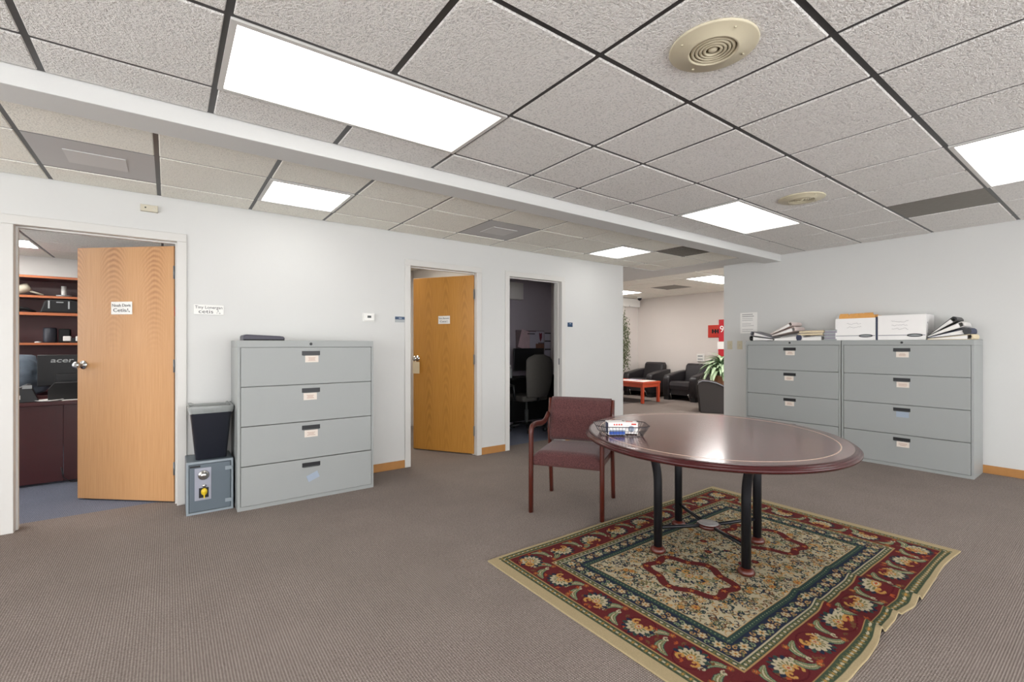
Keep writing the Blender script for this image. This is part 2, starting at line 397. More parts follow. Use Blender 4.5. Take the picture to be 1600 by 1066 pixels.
# ---------------------------------------------------------------- ceilings: slab > grid_bar, ceiling_tile
def ceiling(name, us, vs, z, skip, m, gap=.011, slab=None):
    s_ = struct(name, MB().box(us[0], us[-1], vs[0], vs[-1], z+.03, z+.07), 'tile')
    for u in us[1:-1]: MB().box(u-.014, u+.014, vs[0], vs[-1], z+.006, z+.03).build('grid_bar', 'grid', s_)
    for v in vs[1:-1]: MB().box(us[0], us[-1], v-.014, v+.014, z+.0065, z+.0295).build('grid_bar', 'grid', s_)
    cache = {}
    for i in range(len(us)-1):
        for j in range(len(vs)-1):
            a, b, c, d = us[i], us[i+1], vs[j], vs[j+1]
            if any(a > x0-.05 and b < x1+.05 and c > y0-.05 and d < y1+.05 for x0, x1, y0, y1 in skip): continue
            key = (round(b-a, 2), round(d-c, 2))
            if key not in cache:
                hx, hy = (b-a)/2-gap, (d-c)/2-gap
                t = bmesh.new()
                lo = [t.verts.new(q) for q in ((-hx+.004, -hy+.004, 0), (hx-.004, -hy+.004, 0), (hx-.004, hy-.004, 0), (-hx+.004, hy-.004, 0))]
                hi = [t.verts.new(q) for q in ((-hx, -hy, .006), (hx, -hy, .006), (hx, hy, .006), (-hx, hy, .006))]
                tp = [t.verts.new(q) for q in ((-hx, -hy, .024), (hx, -hy, .024), (hx, hy, .024), (-hx, hy, .024))]
                t.faces.new(lo[::-1])
                for A, B in ((lo, hi), (hi, tp)):
                    for q in range(4): t.faces.new((A[q], A[(q+1) % 4], B[(q+1) % 4], B[q]))
                t.faces.new(tp)
                k_ = MB(); k_.merge(t); cache[key] = k_.mesh('ceiling_tile', m)
            o = bpy.data.objects.new('ceiling_tile', cache[key]); C.objects.link(o); o.parent = s_
            o.location = ((a+b)/2, (c+d)/2, z+random.uniform(-.0012, .0012)); o.rotation_euler = (random.uniform(-.0015, .0015), random.uniform(-.0015, .0015), 0)
    return s_
US = [-3.56, -3.44, -2.84, -2.24, -1.64, -1.03, -.43, .17, .775, 1.388, 1.995, 2.440, 3.043, 3.652, 4.25, 4.84, 5.43, 6.08, 6.34]
VS = [-3.16, -2.97, -2.37, -1.76, -1.15, -.54, .073, .685, 1.288, 1.90, 2.478, 2.768]
UL = [-3.56, -3.04, -2.44, -1.84, -1.24, -.64, -.054, .55, 1.13, 1.742, 2.337, 2.934, 3.53, 4.138, 4.723, 5.298, 5.93]
VL = [2.972, 3.495, 4.085, 4.4115]
lights_R = [(.17, 1.388, 1.90, 2.478), (3.652, 4.84, 1.90, 2.478), (3.652, 4.84, .073, .685), (.17, 1.388, .073, .685), (.17, 1.388, -1.76, -1.15), (3.652, 4.84, -1.76, -1.15), (-2.84, -1.64, .073, .685), (-2.84, -1.64, -1.76, -1.15), (-2.84, -1.64, 1.90, 2.478)]
lights_L = [(.55, 1.13, 3.495, 4.085), (4.138, 4.723, 3.495, 4.085), (-2.44, -1.84, 3.495, 4.085)]
vents_L = [(-.64, -.054, 3.495, 4.085), (2.337, 2.934, 3.495, 4.085)]
returns = [(4.723, 5.298, 2.972, 3.495)]
ret_R = [(4.84, 5.43, .685, 1.288)]
diffs = [(1.388, 1.995, .685, 1.288), (3.652, 4.25, 1.288, 1.90)]
ceiling('ceiling', US, VS, CR, lights_R+ret_R, 'tile')
ceiling('ceiling', UL, VL, CL, lights_L+vents_L+returns, 'tile_smooth')
UG = [6.48, 6.88, 7.48, 8.09, 8.70, 9.3, 9.9]; VG = [1.5, 1.9, 2.5, 3.1, 3.7, 4.31, 4.92, 5.53, 6.13, 6.74, 7.35, 7.85]
lights_G = [(7.48, 8.70, 4.31, 4.92), (7.48, 8.70, 6.74, 7.35), (7.48, 8.70, 2.5, 3.1)]
vent_G = [(8.09, 8.70, 5.53, 6.13)]
ceiling('ceiling', UG, VG, CG, lights_G+vent_G, 'tile_smooth')
struct('ceiling', MB().box(5.227, 5.93, 4.412, 4.42, 2.352, 2.4), 'wall')
UO = [-3.56, -3.0, -2.40, -1.18, -.05, 1.05]; VO = [W1, 5.3, 5.9, 6.5, 7.10, 7.66, 8.36]
ceiling('ceiling', UO, VO, CL, [(-2.40, -1.18, 7.10, 7.66), (-2.40, -1.18, 5.3, 5.9)], 'tile_smooth')
ceiling('ceiling', [1.15, 1.76, 2.37, 3.0], [W1, 5.2, 5.8, 6.6], CL, [(1.76, 2.37, 5.2, 5.8)], 'tile_smooth')
ceiling('ceiling', [3.1, 3.7, 4.3, 4.9, 5.087], [W1, 5.1, 5.8], CL, [], 'tile_smooth')

def troffer(r, z, label, m='lens'):
    a, b, c, d = r; hx, hy = (b-a)/2-.008, (d-c)/2-.008; f = .022
    t = thing('ceiling_light', label, 'ceiling light', ((a+b)/2, (c+d)/2, z))
    MB().box(-hx, hx, -hy, -hy+f, -.004, .024).box(-hx, hx, hy-f, hy, -.004, .024).box(-hx, -hx+f, -hy+f, hy-f, -.004, .024).box(hx-f, hx, -hy+f, hy-f, -.004, .024).build('light_frame', 'trim', t)
    MB().box(-hx+f, hx-f, -hy+f, hy-f, .004, .02).build('diffuser', m, t)
L_ = ['large fluorescent ceiling light at upper left, before the white beam', 'fluorescent ceiling light above the grey cabinets, behind the small round vent', 'fluorescent ceiling light cut by the right edge of the picture']
for i, r in enumerate(lights_R): troffer(r, CR, L_[i] if i < 3 else ['fluorescent ceiling light above the photographer', 'fluorescent ceiling light near the windows, middle', 'fluorescent ceiling light near the windows, by the back wall', 'fluorescent ceiling light by the front wall, middle', 'fluorescent ceiling light by the front wall, near the windows', 'fluorescent ceiling light by the front wall, beside the beam'][i-3])
L_ = ['small square ceiling light left of centre above the grey drawer cabinet', 'small square ceiling light near the third doorway, beyond the beam', 'small square ceiling light out of view left of the first doorway']
for i, r in enumerate(lights_L): troffer(r, CL, L_[i])
L_ = ['lounge ceiling light beside the edge of the back wall', 'lounge ceiling light peeking past the end of the left wall', 'lounge ceiling light hidden behind the back wall']
for i, r in enumerate(lights_G): troffer(r, CG, L_[i], 'lens_bright')
troffer((-2.40, -1.18, 7.10, 7.66), CL, 'ceiling light inside the first office above the mahogany hutch', 'lens_bright')
troffer((-2.40, -1.18, 5.3, 5.9), CL, 'ceiling light inside the first office, near its doorway', 'lens_bright')
troffer((1.76, 2.37, 5.2, 5.8), CL, 'warm ceiling light inside the second office, hidden by its door', 'lens_warm')
def flat_vent(r, z, label, m, inner=None, louver=False):
    a, b, c, d = r; hx, hy = (b-a)/2-.012, (d-c)/2-.012
    t = thing('ceiling_vent', label, 'ceiling vent', ((a+b)/2, (c+d)/2, z))
    MB().box(-hx, hx, -hy, hy, .004, .02).build('vent_sheet', m, t)
    if inner: MB().box(-.14, .14, -.12, .12, -.001, .004).build('deflector', inner, t)
    if louver:
        for i in range(12):
            y = -hy+.03+i*(2*hy-.06)/11
            MB().box(-hx+.02, hx-.02, y-.004, y+.004, -.004, .004).build('slat', m, t)
    return t
vp = NT('pale_vent_core'); vp.base(lin('C4C2C0')); vp.b.inputs['Roughness'].default_value = .5; M['vent_pale'] = vp.m
flat_vent(vents_L[0], CL, 'smooth grey square ceiling vent above the first doorway', 'vent', 'vent_pale')
flat_vent(vents_L[1], CL, 'smooth grey square ceiling vent above the second doorway', 'vent', 'vent_pale')
flat_vent(returns[0], CL, 'dark mesh return vent beside the beam, near the lounge opening', 'vent_dark', louver=True)
flat_vent(ret_R[0], CR, 'dark grey flat vent panel in the ceiling near the back wall', 'grey_dark' if 0 else 'vent_dark')
flat_vent(vent_G[0], CG, 'dark vent panel in the lounge ceiling', 'vent_dark')
for (a, b, c, d), lb in zip(diffs, ['large round beige air diffuser in the near ceiling tile', 'round beige air diffuser far off, next to the ceiling light above the cabinets']):
    t = thing('round_diffuser', lb, 'air vent', ((a+b)/2+(0 if a < 2 else .05), (c+d)/2, CR-.001)); t.scale = (.80, .80, .9)
    MB().lathe([(.20, 0), (.202, -.006), (.195, -.010), (.125, -.013), (.118, -.022), (.108, -.022), (.104, -.010), (.104, .0)], 48, cap=False).build('flange', 'beige', t)
    MB().lathe([(.106, -.002), (0, -.0015)], 32, cap=False).build('throat', 'beige_dark', t)
    for i, r in enumerate((.092, .074, .056, .038)):
        MB().lathe([(r+.006, -.004), (r+.008, -.016), (r, -.021), (r-.006, -.018), (r-.001, -.006)], 40, cap=False).build('cone_ring', 'beige', t)
    MB().lathe([(.02, -.004), (.021, -.015), (.012, -.021), (0, -.021)], 24, cap=False).build('centre_cone', 'beige', t)
    for q in range(4):
        A = PI/4+q*PI/2+.35
        MB().lathe([(.006, -.012), (.005, -.016), (0, -.017)], 10, T=Tr(.165*math.cos(A), .165*math.sin(A), 0)).build('screw', 'beige', t)

# ---------------------------------------------------------------- doors
def casing(e, hw, h, right=True):
    """casing legs, head and jamb lining of an opening centred on the local origin (x along wall, y into wall)"""
    c = .062
    for s_ in (-1, 1):
        MB().box(min(s_*hw, s_*(hw+c)), max(s_*hw, s_*(hw+c)), -.014, 0, 0, h, .003, 1).build('casing', 'trim', e)
        MB().box(min(s_*hw, s_*(hw+.02)), max(s_*hw, s_*(hw+.02)), -.004, .137, 0, h+.02).build('jamb', 'trim', e)
        MB().box(min(s_*hw, s_*(hw-.010)), max(s_*hw, s_*(hw-.010)), .050, .080, 0, h).build('door_stop', 'trim', e)
    MB().box(-hw-c, hw+c, -.014, 0, h, h+c, .003, 1).build('casing', 'trim', e)
    MB().box(-hw, hw, -.004, .137, h, h+.02).build('jamb', 'trim', e)
    MB().box(-hw+.010, hw-.010, .050, .080, h-.010, h).build('door_stop', 'trim', e)
def knob(mb, x, y, z, d=-1):
    T = Tr(x, y, z) @ Rx(PI/2 if d < 0 else -PI/2)
    mb.lathe([(.033, 0), (.033, .006), (.013, .010), (.012, .035), (.024, .042), (.029, .055), (.026, .068), (.014, .075), (0, .076)], 24, T=T)
doors = []
for i, (a, b, h) in enumerate(DO):
    e = thing('door_%d' % (i+1), None, None, ((a+b)/2, W0, 0), kind='structure'); hw = (b-a)/2
    casing(e, hw, h); doors.append((e, hw, h))
def leaf(e, hinge, ang, wd, h, m, plate):
    """leaf hinged at local point; ang = direction of the leaf from its hinge"""
    g = bpy.data.objects.new('door_leaf', None)
    mb = MB().box(0, wd, -.0, .044, .012, h, .0015, 1)
    o = mb.build('door_leaf', m, e, loc=(hinge[0], hinge[1], 0), rot=(0, 0, ang))
    return o
# door 1: leaf swings into the office; leaf x axis runs from hinge to free edge
e, hw, h = doors[0]; cx = (DO[0][0]+DO[0][1])/2
D1 = MB().box(-.83, 0, 0, .044, .012, h-.022, .0015, 1)
def to_leaf(o): return o
leaf1 = D1.build('door_leaf', 'oak_pink', e, loc=(.036-cx, 4.492-W0, 0), rot=(0, 0, -math.radians(42)))
def child(mb, name, m, p, label=None): return mb.build(name, m, p, label)
k1 = MB(); knob(k1, -.775, 0, 1.075, -1); knob(k1, -.775, .044, 1.075, 1); child(k1, 'door_knob', 'chrome', leaf1)
for z in (.27, 1.07, 1.80):
    child(MB().box(.0, .0025, .002, .034, z-.05, z+.05).tube([(.006, -.004, z-.05), (.006, -.004, z+.05)], .006, 8), 'hinge', 'hinge', leaf1)
child(MB().box(.0, .003, .008, .036, 1.46, 1.535), 'edge_sticker', 'red', leaf1, 'small red sticker on the door edge')
pl = child(MB().box(-.53, -.35, -.006, 0, 1.475, 1.575, .001, 1), 'name_plate', 'white_plastic', leaf1, 'small white name plate with black writing')
e, hw, h = doors[1]; cx2 = (DO[1][0]+DO[1][1])/2
leaf2 = MB().box(-.79, 0, 0, .044, .012, h-.022, .0015, 1).build('door_leaf', 'oak_gold', e, loc=(2.752-cx2, 4.452-W0, 0), rot=(0, 0, -math.radians(58)))
k1 = MB(); knob(k1, -.735, 0, 1.075, -1); knob(k1, -.735, .044, 1.075, 1); child(k1, 'door_knob', 'chrome', leaf2)
child(MB().box(-.765, -.675, -.052, -.049, .90, 1.035, .001, 1).box(-.74, -.72, -.052, -.049, 1.035, 1.10), 'hanging_tag', 'manila_pale', leaf2, 'cream hang tag on the door knob')
for z in (.27, 1.07, 1.80):
    child(MB().box(0, .0025, .004, .040, z-.055, z+.055).tube([(.006, -.003, z-.055), (.006, -.003, z+.055)], .007, 8), 'hinge', 'hinge', leaf2)
pl2 = child(MB().box(-.45, -.30, -.006, 0, 1.475, 1.565, .001, 1), 'name_plate', 'white_plastic', leaf2, 'small cream name plate with grey writing')
text('Noah Davis', .034, 'ink', leaf1, (-.44, -.0068, 1.535)); text('Cetis', .04, 'ink', leaf1, (-.455, -.0068, 1.495), sx=1.35)
text('Vara Bement', .026, 'ink', leaf2, (-.375, -.0068, 1.530)); text('Cetis', .030, 'ink', leaf2, (-.385, -.0068, 1.492), sx=1.35)
def mark(p, x, z, s_, y):
    MB().tube([(x, y, z+s_*.4), (x+s_*.55, y, z-s_*.5), (x-s_*.55, y, z-s_*.5)], s_*.06, 6, closed=True).lathe([(s_*.16, -.001), (s_*.16, .001)], 10, T=Tr(x, y, z+s_*.45) @ Rx(PI/2)).lathe([(s_*.16, -.001), (s_*.16, .001)], 10, T=Tr(x+s_*.6, y, z-s_*.5) @ Rx(PI/2)).build('logo', 'ink', p)
mark(leaf1, -.385, 1.507, .022, -.0068); mark(leaf2, -.335, 1.502, .018, -.0068)
e3 = doors[2][0]
MB().box(doors[2][1]-.0015, doors[2][1], .03, .055, .98, 1.06).build('strike_plate', 'hinge', e3)
# baseboards
for i, (a, b) in enumerate([(-3.56, -.867), (.114, 1.913), (2.827, 3.153), (4.097, 5.227)]):
    struct('baseboard_left', MB().box(a, b, W0-.012, W0, 0, .078, .002, 1), 'oak_base')
struct('baseboard_back', MB().box(6.328, 6.34, -3.16, 3.532, 0, .078, .002, 1), 'oak_base')
struct('baseboard_lounge', MB().box(9.888, 9.9, 1.5, 7.85, 0, .07, .002, 1), 'oak_base')

# ---------------------------------------------------------------- wall fittings
def on_left(name, label, cat, u, z): return thing(name, label, cat, (u, W0, z))
s_ = on_left('wall_sign', 'white plastic name sign left of the grey cabinet, dark writing', 'sign', .262, 1.513)
MB().box(-.1, .1, -.008, 0, -.038, .038, .0015, 1).build('sign_plate', 'white_plastic', s_)
text('Tiny Lonergan', .032, 'ink', s_, (0, -.0087, .008)); text('cetis', .042, 'ink', s_, (-.02, -.0087, -.028), sx=1.3); mark(s_, .062, -.016, .02, -.0087)
t = on_left('thermostat', 'small white thermostat with dark display above the grey cabinet', 'thermostat', 1.545, 1.497)
MB().box(-.058, .058, -.006, 0, -.04, .04, .002, 1).box(-.05, .05, -.028, -.006, -.034, .034, .005, 2).build('housing', 'white_plastic', t)
MB().box(-.018, .018, -.0295, -.028, -.006, .016).build('display', 'lcd', t)
for q, (u, wd, zc, lb) in enumerate([(-.93, .10, 1.50, 'blue and grey room placard left of the first doorway'), (1.866, .105, 1.487, 'blue over grey room placard between cabinet and second doorway'), (4.19, .085, 1.494, 'small navy room placard right of the third doorway')]):
    t = on_left('room_placard', lb, 'placard', u, zc); hx = wd/2
    MB().box(-hx, hx, -.005, 0, .0 if q < 2 else -.028, .028).build('nameplate', 'placard_blue', t)
    if q < 2: MB().box(-hx, hx, -.004, 0, -.028, 0).build('holder', 'placard_grey', t)
    MB().box(-hx*.3, hx*.3, -.0058, -.005, .008, .018).build('engraving', 'blue_card', t)
t = on_left('wall_sensor', 'small beige sensor box high above the first doorway corner', 'sensor', -.112, 2.25)
MB().box(-.052, .052, -.03, 0, -.024, .024, .003, 2).build('housing', 'tan', t)
MB().lathe([(.005, 0), (.005, .002), (0, .002)], 10, T=Tr(-.022, -.03, .002) @ Rx(PI/2)).build('sensor_eye', 'ink', t)
MB().lathe([(.004, 0), (.004, .002), (0, .002)], 10, T=Tr(.03, -.03, 0) @ Rx(PI/2)).build('indicator', 'paper', t)
def on_back(name, label, cat, v, z): return thing(name, label, cat, (6.34, v, z), -PI/2)
for v, lb, n_ in ((3.443, 'left light switch, almond plate near the wall edge', 1), (3.302, 'right light switch, almond plate beside the grey cabinet', 2)):
    t = on_back('light_switch', lb, 'light switch', v, 1.229)
    MB().box(-.036, .036, -.006, 0, -.058, .058, .003, 2).build('switch_plate', 'beige', t)
    MB().box(-.005, .005, -.018, -.006, -.012, .012, .001, 1).build('toggle', 'tan', t)
t = on_back('notice_sheet', 'faint white notice sheet taped above the light switches', 'notice', 3.18, 1.53)
MB().box(-.115, .115, -.0015, 0, -.14, .14).build('sheet', 'paper', t)
mb = MB()
for i in range(10):
    z = .11-i*.025
    if i in (4, 7): continue
    mb.box(-.09, random.uniform(.03, .09), -.0022, -.0015, z, z+(.010 if i < 2 else .005))
mb.build('print_lines', 'ink_grey', t)

# ---------------------------------------------------------------- lateral file cabinets
def file_cabinet(label, loc, rot, W, D, H, cards, group=None, fourth=0):
    t = thing('file_cabinet', label, 'file cabinet', loc, rot, group)
    f = .018; top = .052
    MB().box(0, W, .0, D, H-top+.0, H, .002, 1).box(0, f, 0, D, 0, H-top).box(W-f, W, 0, D, 0, H-top).box(f, W-f, 0, D, 0, .03).box(f, W-f, D-.01, D, .03, H-top).box(f, W-f, .03, .04, .03, H-top).build('body', 'grey', t)
    dh = (H-top-.03)/4
    for i in range(4):
        z1 = H-top-i*dh-.0025; z0 = z1-dh+.005; y = -.004 if i != fourth-1 else -.012
        d = MB().box(f+.004, W-f-.004, y, .03, z0, z1, .0025, 1).build('drawer', 'grey', t)
        hz = z1-.028
        MB().box(W/2-.068, W/2+.068, y-.003, y+.0005, hz-.034, hz, .001, 1).build('handle', 'black_plastic', d)
        MB().box(W/2-.06, W/2+.06, y-.009, y-.003, hz-.036, hz-.029, .001, 1).build('handle_lip', 'grey_dark', d)
        c = cards[i]
        if c == 'x':
            MB().box(-.045, .045, -.002, 0, -.026, .026, T=Tr(W/2+.012, y-.003, hz-.115) @ Ry(-.38)).build('label_card', 'blue_card', d, 'crooked blue-grey card')
        elif c:
            dx, dz = random.uniform(-.008, .01), random.uniform(-.003, .003)
            MB().box(W/2-.05+dx, W/2+.05+dx, y-.003, y, hz-.092+dz, hz-.036+dz).build('label_card', 'blue_card' if c == 'b' else 'card', d)
            if c == 'c':
                mb = MB()
                for q in range(3):
                    a = random.uniform(.02, .035); z = hz-.058-q*.010+dz
                    mb.box(W/2-a+dx, W/2+a+dx, y-.0036, y-.003, z, z+.004)
                mb.build('handwriting', 'card_ink', d)
    MB().lathe([(.011, 0), (.011, .004), (.006, .005), (0, .004)], 14, T=Tr(W/2, 0, H-.026) @ Rx(PI/2)).build('lock', 'black_plastic', t)
    return t
file_cabinet('grey four-drawer cabinet on the left wall beside the dark bin', (.412, 3.967, 0), 0, 1.022, .428, 1.268, ['c', 'c', 'c', 'x'], fourth=4)
file_cabinet('grey four-drawer cabinet on the back wall, right one, under the white boxes', (5.93, 1.962, 0), -PI/2, 1.042, .398, 1.283, ['c', 'c', 'b', 'c'])
file_cabinet('grey four-drawer cabinet on the back wall, left one, behind the round table', (5.93, 3.010, 0), -PI/2, 1.040, .398, 1.283, ['c', 'c', 'c', 'c'])
# wedge rest on the left cabinet
t = thing('wrist_rest', 'dark purplish wedge pad lying on the left grey cabinet', 'pad', (.60, 4.13, 1.268))
MB().prism([(-.145, 0), (.145, 0), (.145, .022), (.135, .032), (.11, .036), (-.12, .046), (-.14, .04), (-.145, .03)], -.09, .09, .008, 2).build('pad', 'purple', t)
MB().box(-.14, .14, -.094, .094, .0, .010, .003, 1).build('pad_base', 'black_matte', t)

# ---------------------------------------------------------------- safe and bin
t = thing('safe', 'slate-grey steel safe on the carpet under the dark bin', 'safe', (.105, 4.088, 0))
MB().box(0, .292, .012, .30, 0, .382, .004, 1).build('body', 'safe', t)
fr = MB().box(0, .292, 0, .012, 0, .016).box(0, .292, 0, .012, .366, .382).box(0, .014, 0, .012, .016, .366).box(.278, .292, 0, .012, .016, .366).build('door_frame', 'safe_frame', t)
dr = MB().box(.018, .274, -.004, .012, .020, .362, .002, 1).build('safe_door', 'safe', t)
MB().box(.05, .152, -.006, -.004, .10, .335, .001, 1).build('lock_plate', 'safe_plate', dr)
MB().lathe([(.034, 0), (.036, .006), (.030, .010), (.022, .012), (.020, .026), (.014, .030), (0, .031)], 28, T=Tr(.105, -.006, .283) @ Rx(PI/2)).build('combination_dial', 'chrome', dr)
MB().box(.076, .136, -.007, -.006, .118, .190).build('key_backing', 'black_plastic', dr)
MB().lathe([(.026, 0), (.026, .006), (0, .007)], 20, sx=.75, T=Tr(.108, -.010, .162) @ Rx(PI/2)).box(.104, .112, -.018, -.012, .115, .15).build('key', 'yellow', dr)
MB().lathe([(.012, 0), (.012, .012), (0, .013)], 14, T=Tr(.108, -.006, .205) @ Rx(PI/2)).build('key_lock', 'chrome', dr)
MB().box(.022, .085, -.0055, -.004, .342, .356).build('badge', 'black_plastic', dr)
for z in (.06, .30): MB().box(.24, .285, -.008, -.003, z, z+.026).build('safe_hinge', 'safe_frame', dr)
t = thing('waste_bin', 'dark plastic waste bin with clear liner standing on the safe', 'waste bin', (.262, 4.235, .383))
def rrect(hx, hy, r, n=4):
    P = []
    for cx_, cy_, a0 in ((hx-r, hy-r, 0), (-hx+r, hy-r, PI/2), (-hx+r, -hy+r, PI), (hx-r, -hy+r, 3*PI/2)):
        for i in range(n+1): a = a0+i*PI/2/n; P.append((cx_+r*math.cos(a), cy_+r*math.sin(a)))
    return P
def loft(mb, rings, cap0=True, cap1=False, smooth=True):
    t_ = bmesh.new(); R = [[t_.verts.new(p) for p in r] for r in rings]; n = len(R[0])
    for A, B in zip(R, R[1:]):
        for i in range(n): f = t_.faces.new((A[i], A[(i+1) % n], B[(i+1) % n], B[i])); f.smooth = smooth
    if cap0: t_.faces.new(R[0][::-1])
    if cap1: t_.faces.new(R[-1])
    mb.merge(t_); return mb
def ring(hx, hy, r, z): return [(x, y, z) for x, y in rrect(hx, hy, r)]
loft(MB(), [ring(.098, .088, .02, 0), ring(.131, .112, .025, .365), ring(.137, .118, .026, .368), ring(.138, .119, .026, .385), ring(.130, .111, .024, .386), ring(.120, .102, .022, .30), ring(.094, .084, .02, .006)], True, True).build('bin_body', 'bin', t)
R = []
for j, (hx, z, wob) in enumerate([(.139, .345, .004), (.143, .362, .005), (.146, .382, .006), (.143, .398, .008), (.130, .392, .006), (.120, .30, .006)]):
    base = rrect(hx, hx-.02, .03, 6)
    R.append([(x+random.uniform(-wob, wob)*.5, y+random.uniform(-wob, wob)*.5, z+random.uniform(-wob, wob)) for x, y in base])
loft(MB(), R, False, False).build('bin_liner', 'liner', t)

# ---------------------------------------------------------------- rug
def make_rug():
    U0, U1, V0, V1 = 1.465, 3.795, .650, 2.217
    st = .0034; nx = int((U1-U0)/st); ny = int((V1-V0)/st)
    X, Y = np.meshgrid(np.linspace(0, U1-U0, nx), np.linspace(0, V1-V0, ny), indexing='ij')
    Lx, Ly = U1-U0, V1-V0
    col = {k_: np.array(lin(v)) for k_, v in dict(beige='B09F7C', green='434F3E', dkgreen='33443F', red='622829', dred='541A22', tan='A9875A', cream='B7AB8F', navy='272D3E', gold='B98A4C', orange='A4502F', olive='6E6A45', ltgreen='7E8A6A', brown='6A4A32').items()}
    ex = .040                                   # extra flat-woven strip at the two short ends
    dx = np.minimum(X-ex, Lx-ex-X); dy = np.minimum(Y-.004, Ly-.004-Y); d = np.minimum(dx, dy)
    img = np.zeros((nx, ny, 3)); img[:] = col['beige']
    def band(a, b, c): img[(d >= a) & (d < b)] = col[c]
    band(.018, .058, 'green'); band(.058, .064, 'tan'); band(.064, .232, 'red'); band(.232, .240, 'tan')
    band(.240, .268, 'green'); band(.268, .273, 'cream'); band(.273, .352, 'navy'); band(.352, .384, 'dkgreen'); band(.384, .388, 'tan'); band(.388, 9, 'cream')
    rng = np.random.RandomState(3)
    def stamp(cx, cy, rx, ry, a, c, bound=None, mixf=1.0):
        r = max(rx, ry); i0, i1 = max(0, int((cx-r)/st)), min(nx, int((cx+r)/st)+2); j0, j1 = max(0, int((cy-r)/st)), min(ny, int((cy+r)/st)+2)
        if i0 >= i1 or j0 >= j1: return
        x_, y_ = X[i0:i1, j0:j1]-cx, Y[i0:i1, j0:j1]-cy; ca, sa = math.cos(a), math.sin(a)
        m = ((x_*ca+y_*sa)/rx)**2+((-x_*sa+y_*ca)/ry)**2 < 1
        if bound: dd = d[i0:i1, j0:j1]; m &= (dd >= bound[0]) & (dd < bound[1])
        img[i0:i1, j0:j1][m] = col[c] if isinstance(c, str) else c
    def stroke(pts, r, c, bound=None, taper=False):
        n_ = len(pts)
        for i_, (x_, y_) in enumerate(pts):
            q = r*(math.sin(PI*(i_+.5)/n_)*.8+.3) if taper else r
            stamp(x_, y_, q, q, 0, c, bound)
    def curl(cx, cy, r, a0, turns, w0, c, bound=None, sgn=1):
        n_ = max(6, int(r*turns*6.3/.004)); P = []
        for i_ in range(n_):
            q = i_/n_; a = a0+sgn*turns*2*PI*q; rr = r*(1-.75*q); P.append((cx+rr*math.cos(a), cy+rr*math.sin(a)))
        stroke(P, w0, c, bound)
    def flower(cx, cy, s_, a, bound, petal='cream', core='gold', edge='brown', n_=7):
        stamp(cx, cy, s_*1.08, s_*1.08, 0, edge, bound)
        for q in range(n_):
            b = a+2*PI*q/n_; stamp(cx+.62*s_*math.cos(b), cy+.62*s_*math.sin(b), s_*.42, s_*.26, b, petal, bound)
        stamp(cx, cy, s_*.36, s_*.36, 0, core, bound); stamp(cx, cy, s_*.16, s_*.16, 0, edge, bound)
    def palmette(cx, cy, s_, a, bound):
        for q in range(-4, 5):
            b = a+q*.42; stamp(cx+.75*s_*math.cos(b), cy+.75*s_*math.sin(b), s_*.5, s_*.2, b, 'dkgreen' if q % 2 else 'navy', bound)
        for q in range(-3, 4):
            b = a+q*.5; stamp(cx+.52*s_*math.cos(b), cy+.52*s_*math.sin(b), s_*.44, s_*.19, b, 'cream', bound); stamp(cx+.45*s_*math.cos(b), cy+.45*s_*math.sin(b), s_*.2, s_*.08, b, 'olive', bound)
        for q in (-1, 1): curl(cx-.35*s_*math.cos(a)+q*.5*s_*math.sin(a), cy-.35*s_*math.sin(a)-q*.5*s_*math.cos(a), s_*.34, a+PI, .8, s_*.10, 'gold', bound, q)
        stamp(cx, cy, s_*.36, s_*.28, a, 'gold', bound); stamp(cx, cy, s_*.22, s_*.17, a, 'cream', bound); stamp(cx, cy, s_*.10, s_*.10, 0, 'orange', bound)
    def leafm(cx, cy, s_, a, bound, sgn=1):
        for ww, c in ((.34, 'dkgreen'), (.27, 'ltgreen'), (.15, 'olive'), (.06, 'cream')):
            P = [(cx+s_*(q-.5)*2*math.cos(a)-sgn*s_*.55*math.sin(PI*q)*math.sin(a), cy+s_*(q-.5)*2*math.sin(a)+sgn*s_*.55*math.sin(PI*q)*math.cos(a)) for q in np.linspace(0, 1, 26)]
            stroke(P, ww*s_, c, bound, True)
        curl(P[-1][0], P[-1][1], s_*.28, a, .8, s_*.07, 'cream', bound, sgn)
    # four sides parametrised: start point, direction, inward normal, length
    sides = [((ex, .004), (1, 0), (0, 1), Lx-2*ex), ((ex, Ly-.004), (1, 0), (0, -1), Lx-2*ex), ((ex, .004), (0, 1), (1, 0), Ly-.008), ((Lx-ex, .004), (0, 1), (-1, 0), Ly-.008)]
    for (ox, oy), (tx, ty), (nx_, ny_), L in sides:
        at = lambda s_, q: (ox+tx*s_+nx_*q, oy+ty*s_+ny_*q)
        T_ = math.atan2(ty, tx); N_ = math.atan2(ny_, nx_)
        n_ = round(L/.033)
        for i_ in range(n_):          # guard dots
            x_, y_ = at((i_+.5)*L/n_, .038); stamp(x_, y_, .0085, .006, T_, 'cream', (.018, .058)); 
            x_, y_ = at((i_)*L/n_, .038); stamp(x_, y_, .009, .013, T_, 'olive', (.018, .058)); stamp(x_, y_, .004, .005, T_, 'gold', (.018, .058))
            x_, y_ = at((i_+.5)*L/n_, .254); stamp(x_, y_, .008, .0055, T_, 'cream', (.240, .268)); x_, y_ = at(i_*L/n_, .254); stamp(x_, y_, .006, .010, T_, 'olive', (.240, .268))
        B = (.064, .232); mn = max(3, round((L-.30)/.235))
